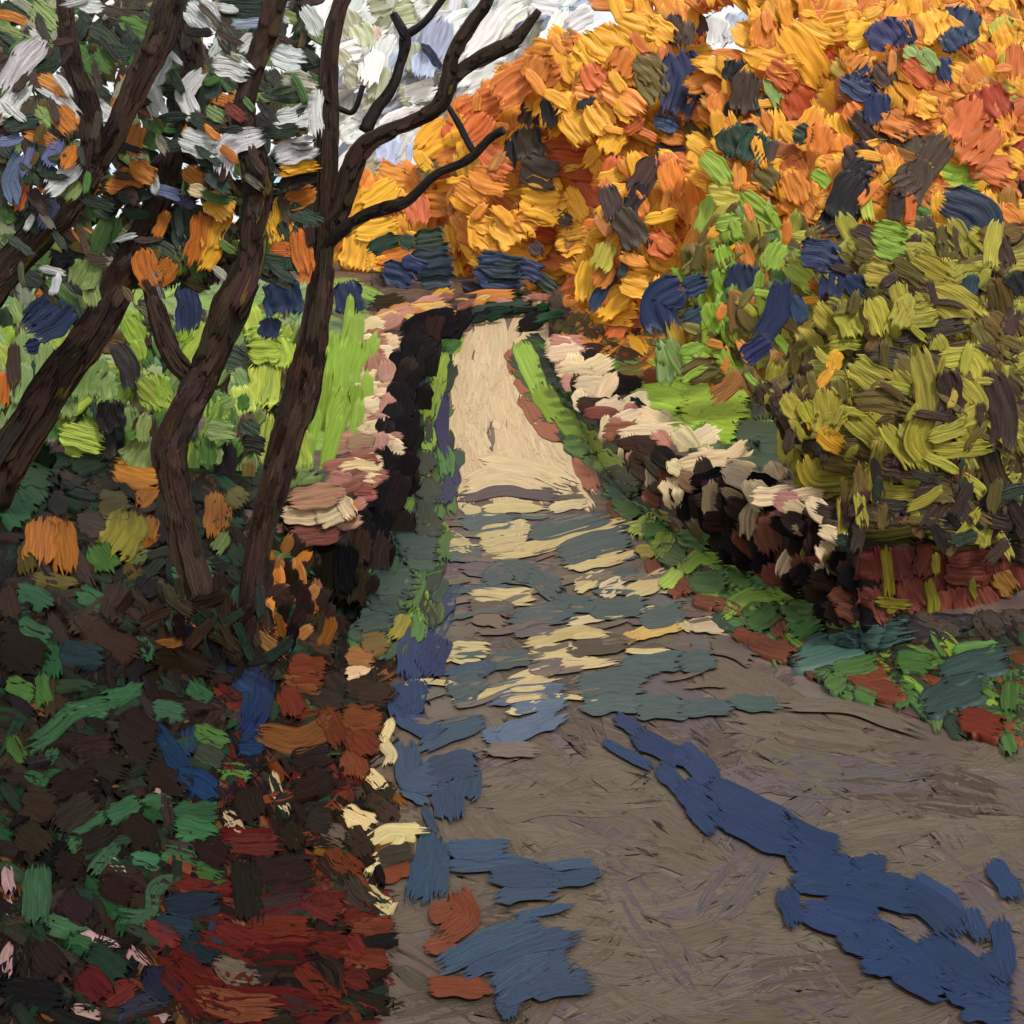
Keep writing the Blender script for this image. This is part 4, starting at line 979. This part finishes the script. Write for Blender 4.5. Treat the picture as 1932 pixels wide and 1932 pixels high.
# pale edging stones are things of their own
EDGE_LAB = ['upright pale stone highest of the row along the left path edge', 'bent pale stone just below the highest one on the left path edge',
            'small pale cube-like stone beside the blue curl on the left path edge', 'broad pale stone lying left of the row near the brown bush',
            'long pale slab pointing toward the path in the middle of the row', 'slanted pale stone under the long slab', 'thin pale stone tail left under the long slab',
            'pale stone second from the bottom of the row on the left path edge', 'small pale stone lowest of the row on the left path edge']


def inpoly(x_, y_, poly):
    c = False
    for (x0, y0), (x1, y1) in zip(poly, poly[1:] + poly[:1]):
        if (y0 > y_) != (y1 > y_) and x_ < (x1 - x0) * (y_ - y0) / (y1 - y0) + x0:
            c = not c
    return c


def fill(target, poly, pal, w, ln, ang, spread, dens=1.5, fam=False, back=.25, nm=None, coarse=True, field=None, tight=False):
    us = [p[0] for p in poly]
    vs_ = [p[1] for p in poly]
    step = math.sqrt(w * ln / dens)
    v = min(vs_)
    codes = [c for c, k in pal for _ in range(k)]
    cells = []
    while v < max(vs_):
        u = min(us)
        while u < max(us):
            a, b = u + R.uniform(-.5, .5) * step, v + R.uniform(-.5, .5) * step
            if inpoly(a, b, poly) and not (target == 'autumn' and any(h[0] < a < h[2] and h[1] < b < h[3] for h in HOLES)):
                cells.append((a, b))
            u += step
        v += step
    R.shuffle(cells)
    for a, b in cells:
        th = math.radians((field(a, b) if field else ang) + R.gauss(0, spread))
        l_ = ln * R.uniform(.6, 1.35) / 2
        pts = [(a - math.cos(th) * l_, b - math.sin(th) * l_), (a + math.cos(th) * l_, b + math.sin(th) * l_)]
        code = R.choice(codes)
        key = nearest(target, pts) if fam else target
        put(key, pts, w * R.uniform(.7, 1.3), code, back=back, code2=code if tight else (R.choice(codes) if R.random() < .5 else None), coarse=coarse, name=nm)


# underlayers
fill('canopy', [(-260, -60), (600, -20), (620, 250), (600, 520), (-260, 580)], [('DG', 7), ('P', 2), ('SG', 3), ('K', 3), ('GR', 3), ('O', 1), ('D', 7), ('OLD', 3)], 27, 48, 60, 50, 2.0, True, back=.45)
# beyond the frame the same place goes on
fill('autumn', [(1900, -30), (2350, 0), (2350, 480), (1900, 450)], [('O', 5), ('R', 6), ('Y', 4), ('OC', 2)], 40, 66, 50, 45, 1.8, True, back=.3)
fill('shrub', [(1900, 440), (2150, 480), (2150, 1020), (1900, 1030)], [('OLD', 6), ('D', 4), ('OL', 3)], 36, 60, 50, 50, 2.2, True, back=.3)
fill('shrub', [(-250, 560), (0, 560), (0, 900), (-250, 900)], [('SG', 4), ('OLD', 2), ('GR', 3), ('D', 3), ('DG', 3)], 32, 52, 80, 35, 1.8, True, back=.4)
fill('under', [(-420, 880), (20, 860), (20, 1990), (-420, 1990)], [('DD', 8), ('D', 3), ('K', 2), ('DG', 3), ('EMD', 1)], 46, 78, 30, 50, 2.2, True, back=.001)
fill('land', [(1900, 900), (2350, 900), (2350, 1180), (1900, 1060)], [('D', 4), ('OLD', 4), ('DG', 2), ('GR', 2)], 36, 70, 10, 25, 2.0)
fill('verger', [(1900, 1200), (2400, 1180), (2400, 1500), (1900, 1420)], [('GR', 4), ('DG', 3), ('L', 1), ('RU', 2), ('DG3', 2)], 34, 66, 20, 25, 2.0)
fill('path', [(1900, 1420), (2350, 1520), (2350, 1990), (1900, 1990)], [('GB', 8), ('GBD', 2), ('M', 2)], 48, 170, 10, 20, 2.2, coarse=False, tight=True)
fill('land', [(-300, 540), (20, 540), (20, 700), (-300, 700)], [('SG', 4), ('GR', 3), ('OLD', 2)], 30, 66, 5, 20, 2.0)
AUTC = [(610, 380), (720, 340), (800, 290), (900, 190), (1010, 110), (1100, 50), (1240, 0), (1260, 500), (1100, 560), (700, 480), (560, 480)]
AUT = [(610, 380), (720, 340), (800, 290), (900, 190), (1010, 110), (1100, 50), (1180, -30), (1932, -30), (1932, 440), (1500, 470), (1350, 560), (1060, 600), (700, 500), (560, 500)]
fill('autumn', AUT, [('Y', 8), ('O', 7), ('R', 2), ('OC', 1)], 40, 70, 50, 45, 2.2, True, back=.35)
fill('autumn', AUT, [('Y', 10), ('O', 6), ('R', 3), ('OC', 1)], 32, 54, 60, 45, 2.2, True, back=.1)
fill('autumn', AUTC, [('Y', 12), ('O', 4), ('R', 1)], 34, 56, 55, 40, 1.3, True, back=.05)
fill('autumn', [(1480, 20), (1932, 10), (1932, 420), (1600, 380)], [('O', 4), ('R', 4), ('RR', 2), ('Y', 2), ('OL', 2)], 32, 52, 60, 45, 1.0, True, back=.15)
fill('shrub', [(1330, 400), (1500, 400), (1560, 560), (1500, 720), (1340, 730), (1240, 690)], [('OLD', 6), ('OL', 3), ('L', 4), ('SG', 2), ('O', 2), ('GR', 1), ('OC', 1)], 30, 50, 70, 40, 2.0, True, back=.4)
fill('shrub', [(1500, 440), (1932, 440), (1932, 1030), (1680, 1010), (1500, 900), (1440, 760)], [('OLD', 6), ('D', 3), ('OL', 5)], 34, 58, 50, 50, 2.4, True, back=.3)
fill('shrub', [(0, 560), (600, 600), (560, 860), (380, 930), (0, 880)], [('SG', 4), ('OLD', 2), ('GR', 3), ('D', 3), ('DG', 3), ('L', 3), ('LL', 2)], 42, 66, 85, 30, 1.8, True, back=.5)
fill('land', [(0, 520), (700, 540), (690, 640), (600, 760), (0, 760)], [('SG', 4), ('L', 3), ('GR', 3), ('OLD', 1)], 22, 60, 5, 20, 2.0)
fill('cloud', [(620, 0), (1150, -20), (1100, 40), (940, 130), (800, 250), (740, 330), (620, 330)], [('W', 8), ('P', 2), ('G', 3)], 34, 62, -45, 20, 2.2, True, back=1.0)
fill('land', [(1040, 560), (1400, 540), (1300, 700), (1090, 660)], [('O', 4), ('RU', 2), ('Y', 2), ('OLD', 2), ('D', 1)], 24, 50, 20, 40, 2.0)
fill('land', [(1040, 600), (1400, 540), (1640, 700), (1600, 900), (1400, 820), (1200, 740), (1090, 660)], [('OLD', 4), ('RU', 2), ('O', 2), ('GR', 2), ('D', 2)], 24, 56, 10, 25, 2.0)
fill('land', [(1500, 860), (1932, 900), (1932, 1030), (1560, 1040)], [('D', 5), ('DD', 3), ('OLD', 3), ('K', 1)], 28, 60, 10, 25, 2.2)
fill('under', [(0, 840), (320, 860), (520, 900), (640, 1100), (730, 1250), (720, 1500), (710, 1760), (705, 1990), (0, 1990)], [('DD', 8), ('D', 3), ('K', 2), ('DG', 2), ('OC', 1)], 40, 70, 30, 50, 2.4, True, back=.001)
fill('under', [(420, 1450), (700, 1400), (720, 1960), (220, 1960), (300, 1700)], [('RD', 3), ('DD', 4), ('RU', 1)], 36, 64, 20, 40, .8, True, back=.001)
fill('path', [(905, 615), (1024, 615), (980, 700), (1005, 770), (1080, 870), (1110, 935), (878, 935), (855, 770), (855, 700)], [('T', 1)], 30, 90, 92, 9, 3.2,  # sunlit stretch: sunlight painted as pale tan against the grey-brown lane
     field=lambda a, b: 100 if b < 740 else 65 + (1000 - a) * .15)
fill('path', [(880, 930), (1130, 930), (1380, 1200), (1500, 1290), (770, 1400), (830, 1200), (845, 1000)], [('GB', 5), ('M', 3), ('GBD', 2), ('GBL', 1)], 24, 90, -6, 9, 2.0)
fill('path', [(770, 1330), (1500, 1290), (1932, 1420), (1960, 1990), (680, 1990), (750, 1700), (780, 1600)], [('GB', 8), ('GBD', 1), ('M', 2)], 70, 230, 10, 22, 2.8, tight=True,
     field=lambda a, b: 10 if a > 1300 and b < 1700 else (35 if a > 1150 and b < 1700 else 8), coarse=False)
fill('path', [(1450, 1340), (1932, 1440), (1932, 1640), (1500, 1560)], [('GBL', 3), ('GB', 1)], 34, 150, 8, 12, 1.0, coarse=False)
fill('path', [(775, 1140), (850, 1150), (850, 1300), (815, 1390), (910, 1420), (880, 1540), (770, 1500), (745, 1320)], [('BB', 3), ('B', 3)], 34, 70, 95, 25, 2.0)  # cast shadow along the left edge of the lane, painted blue
fill('vergel', [(890, 600), (850, 700), (845, 800), (868, 930), (840, 1020), (820, 1180), (740, 1240), (660, 1220), (690, 1120), (760, 960), (780, 760), (815, 660)], [('GR', 3), ('DG', 3), ('TE2', 2), ('L', 1)], 24, 46, 100, 20, 2.0)
fill('verger', [(985, 640), (1040, 640), (1130, 800), (1230, 960), (1420, 1100), (1600, 1190), (1932, 1220), (1932, 1420), (1600, 1310), (1380, 1190), (1230, 1010), (1090, 850), (985, 700)], [('GR', 4), ('DG', 2), ('L', 1), ('RU', 2), ('DG3', 2)], 26, 52, 25, 25, 2.0)
fill('verger', [(1420, 1110), (1600, 1160), (2050, 1150), (2050, 1250), (1700, 1250), (1560, 1200)], [('D', 5), ('DD', 4), ('K', 2)], 28, 60, 15, 25, 2.0)
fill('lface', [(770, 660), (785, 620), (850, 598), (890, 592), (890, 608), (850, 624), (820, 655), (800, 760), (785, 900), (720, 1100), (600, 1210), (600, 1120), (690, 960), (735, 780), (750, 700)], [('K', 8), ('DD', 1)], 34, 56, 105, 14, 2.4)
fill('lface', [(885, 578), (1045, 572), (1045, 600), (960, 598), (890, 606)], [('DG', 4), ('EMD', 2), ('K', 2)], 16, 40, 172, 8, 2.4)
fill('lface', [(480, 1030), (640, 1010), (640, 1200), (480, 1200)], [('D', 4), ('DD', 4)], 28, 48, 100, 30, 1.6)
fill('lwall', [(480, 1040), (620, 1020), (580, 1200), (500, 1200)], [('O', 2), ('OC', 2)], 22, 40, 100, 30, .5)
fill('lwall', [(690, 620), (740, 580), (740, 760), (725, 880), (650, 1000), (500, 1030), (600, 900), (680, 750)], [('PK', 4), ('BR', 1), ('T', 3), ('C', 1)], 28, 44, 172, 10, 1.8)
fill('lwall', [(700, 610), (760, 572), (860, 556), (1030, 550), (1030, 572), (860, 580), (770, 606)], [('PK', 3), ('O', 3), ('Y2', 1), ('BR', 1)], 16, 44, 170, 10, 2.0)
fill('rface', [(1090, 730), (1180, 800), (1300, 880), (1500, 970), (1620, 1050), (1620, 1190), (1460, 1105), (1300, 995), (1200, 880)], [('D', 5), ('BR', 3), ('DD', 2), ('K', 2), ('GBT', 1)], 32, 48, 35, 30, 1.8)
fill('rwall', [(1035, 640), (1090, 650), (1180, 745), (1300, 810), (1480, 900), (1600, 990), (1600, 1040), (1480, 985), (1340, 890), (1230, 850), (1150, 790), (1085, 720)], [('PK', 2), ('T', 5), ('C', 2)], 36, 46, 15, 45, 1.2)
fill('red', [(1585, 1000), (1932, 990), (1932, 1220), (1590, 1220)], [('BR5', 6), ('BR', 1), ('RU', 2)], 30, 56, 75, 25, 2.2)
fill('lawnl', [(620, 600), (705, 600), (700, 720), (660, 860), (570, 890), (590, 760)], [('L', 5), ('LL', 1)], 24, 100, 100, 5, 1.9)
fill('lawnr', [(1190, 725), (1430, 720), (1440, 800), (1420, 850), (1290, 820)], [('L', 4), ('LL', 1)], 26, 80, 8, 12, 2.4)
fill('lawnr', [(1300, 810), (1500, 760), (1560, 850), (1420, 890)], [('DG3', 4), ('GR', 1)], 26, 80, 8, 20, 2.4)

ei = 0
BRANCHY = {'D', 'K', 'DD'}
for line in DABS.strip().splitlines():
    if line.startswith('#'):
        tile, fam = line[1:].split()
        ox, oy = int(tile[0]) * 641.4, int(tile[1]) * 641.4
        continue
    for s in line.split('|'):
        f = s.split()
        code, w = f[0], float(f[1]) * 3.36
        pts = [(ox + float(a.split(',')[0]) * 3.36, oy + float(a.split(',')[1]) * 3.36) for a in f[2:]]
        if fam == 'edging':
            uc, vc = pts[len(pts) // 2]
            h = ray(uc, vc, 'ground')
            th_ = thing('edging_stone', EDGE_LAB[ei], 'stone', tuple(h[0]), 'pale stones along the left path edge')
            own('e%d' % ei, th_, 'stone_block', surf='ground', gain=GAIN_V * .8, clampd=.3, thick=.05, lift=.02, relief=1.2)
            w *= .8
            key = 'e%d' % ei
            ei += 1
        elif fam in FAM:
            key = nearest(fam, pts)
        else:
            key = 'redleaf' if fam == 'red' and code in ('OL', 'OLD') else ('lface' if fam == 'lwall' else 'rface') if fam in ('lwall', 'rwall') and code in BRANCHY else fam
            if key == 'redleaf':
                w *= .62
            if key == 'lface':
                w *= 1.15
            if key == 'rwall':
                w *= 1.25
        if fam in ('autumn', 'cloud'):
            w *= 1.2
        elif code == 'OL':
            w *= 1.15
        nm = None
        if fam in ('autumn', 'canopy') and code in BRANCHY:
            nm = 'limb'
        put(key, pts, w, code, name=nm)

# foot of the two nearest trunks: tufts standing up in front of them
for k_, n_, u_, v_ in (('u7', 'foot_a', 350, 1150), ('u8', 'foot_b', 470, 1190)):
    own(n_, T[k_], 'leaf_clump', depth=4.9, R_px=130, centre=(u_, v_))
    OWN[n_]['mat'] = SHADE
    OWN[n_]['kw'] = dict(gain=GAIN_V * .72)
    for q in range(26):
        a, b = u_ + R.gauss(0, 55), v_ + R.gauss(10, 28)
        th = math.radians(90 + R.gauss(0, 40))
        l_ = R.uniform(18, 34)
        put(n_, [(a - math.cos(th) * l_, b - math.sin(th) * l_), (a + math.cos(th) * l_, b + math.sin(th) * l_)], R.uniform(14, 28), R.choice(('DD', 'DD', 'D', 'D', 'K', 'DG', 'OC')))
own('spray', T['o3'], 'leaf_clump', depth=6.4, R_px=200, centre=(1740, 960))
OWN['spray']['kw'] = dict(gain=GAIN_V * .9)
for q in range(58):
    a, b = R.uniform(1570, 1960), R.uniform(900, 1030) + R.gauss(0, 14)
    th = math.radians(R.choice((80, 95, 20, 160)) + R.gauss(0, 22))
    l_ = R.uniform(18, 36)
    put('spray', [(a - math.cos(th) * l_, b - math.sin(th) * l_), (a + math.cos(th) * l_, b + math.sin(th) * l_)], R.uniform(16, 28), R.choice(('OL', 'OLD', 'OLD', 'D', 'D', 'DG', 'DD')))
# thin broken strokes dragged across the thicker dabs
OVER = True
fill('canopy', [(0, 0), (600, 0), (620, 250), (600, 520), (0, 580)], [('DG', 6), ('P', 2), ('W', 3), ('K', 3), ('D', 3), ('GR', 3), ('O', 2), ('D', 6), ('OLD', 2)], 16, 40, 60, 50, .2, True, back=0)
fill('autumn', AUT, [('Y', 9), ('O', 6), ('R', 3), ('OC', 1)], 20, 40, 60, 60, .12, True, back=0)
fill('shrub', [(1330, 400), (1500, 400), (1560, 560), (1500, 720), (1340, 730), (1240, 690)], [('OLD', 4), ('L', 4), ('Y', 1), ('O', 2)], 16, 40, 70, 40, .25, True, back=0)
fill('shrub', [(1500, 480), (1932, 480), (1932, 1000), (1680, 990), (1500, 900), (1440, 760)], [('OLD', 4), ('OL', 5), ('D', 4)], 17, 46, 60, 50, .2, True, back=0)
fill('under', [(0, 880), (320, 900), (520, 940), (640, 1120), (730, 1250), (720, 1500), (710, 1760), (705, 1960), (0, 1960)], [('DD', 6), ('D', 4), ('K', 5), ('DG', 4), ('EMD', 2)], 17, 70, 30, 50, .8, True, back=0)
fill('under', [(420, 1300), (700, 1300), (710, 1960), (250, 1960)], [('DD', 3), ('RU', 3), ('RD', 3), ('OC', 1)], 14, 64, 20, 40, .5, True, back=0)
fill('under', [(300, 1680), (700, 1640), (710, 1960), (250, 1960)], [('RD', 5), ('RU', 1), ('DD', 2)], 28, 80, 8, 25, .6, True, back=0)
fill('path', [(880, 940), (1130, 940), (1370, 1200), (1450, 1290), (790, 1380), (830, 1200), (845, 1000)], [('GB', 3), ('CY', 2), ('TE', 2), ('GBL', 2)], 10, 80, -6, 7, .25, back=0)  # sun dapple painted as cream strokes among grey ones
fill('verger', [(1100, 840), (1230, 980), (1420, 1120), (1880, 1250), (1880, 1390), (1600, 1290), (1380, 1180), (1230, 1000)], [('GR', 3), ('L', 2), ('DG', 3)], 11, 46, 20, 20, .5, back=0)
flush()
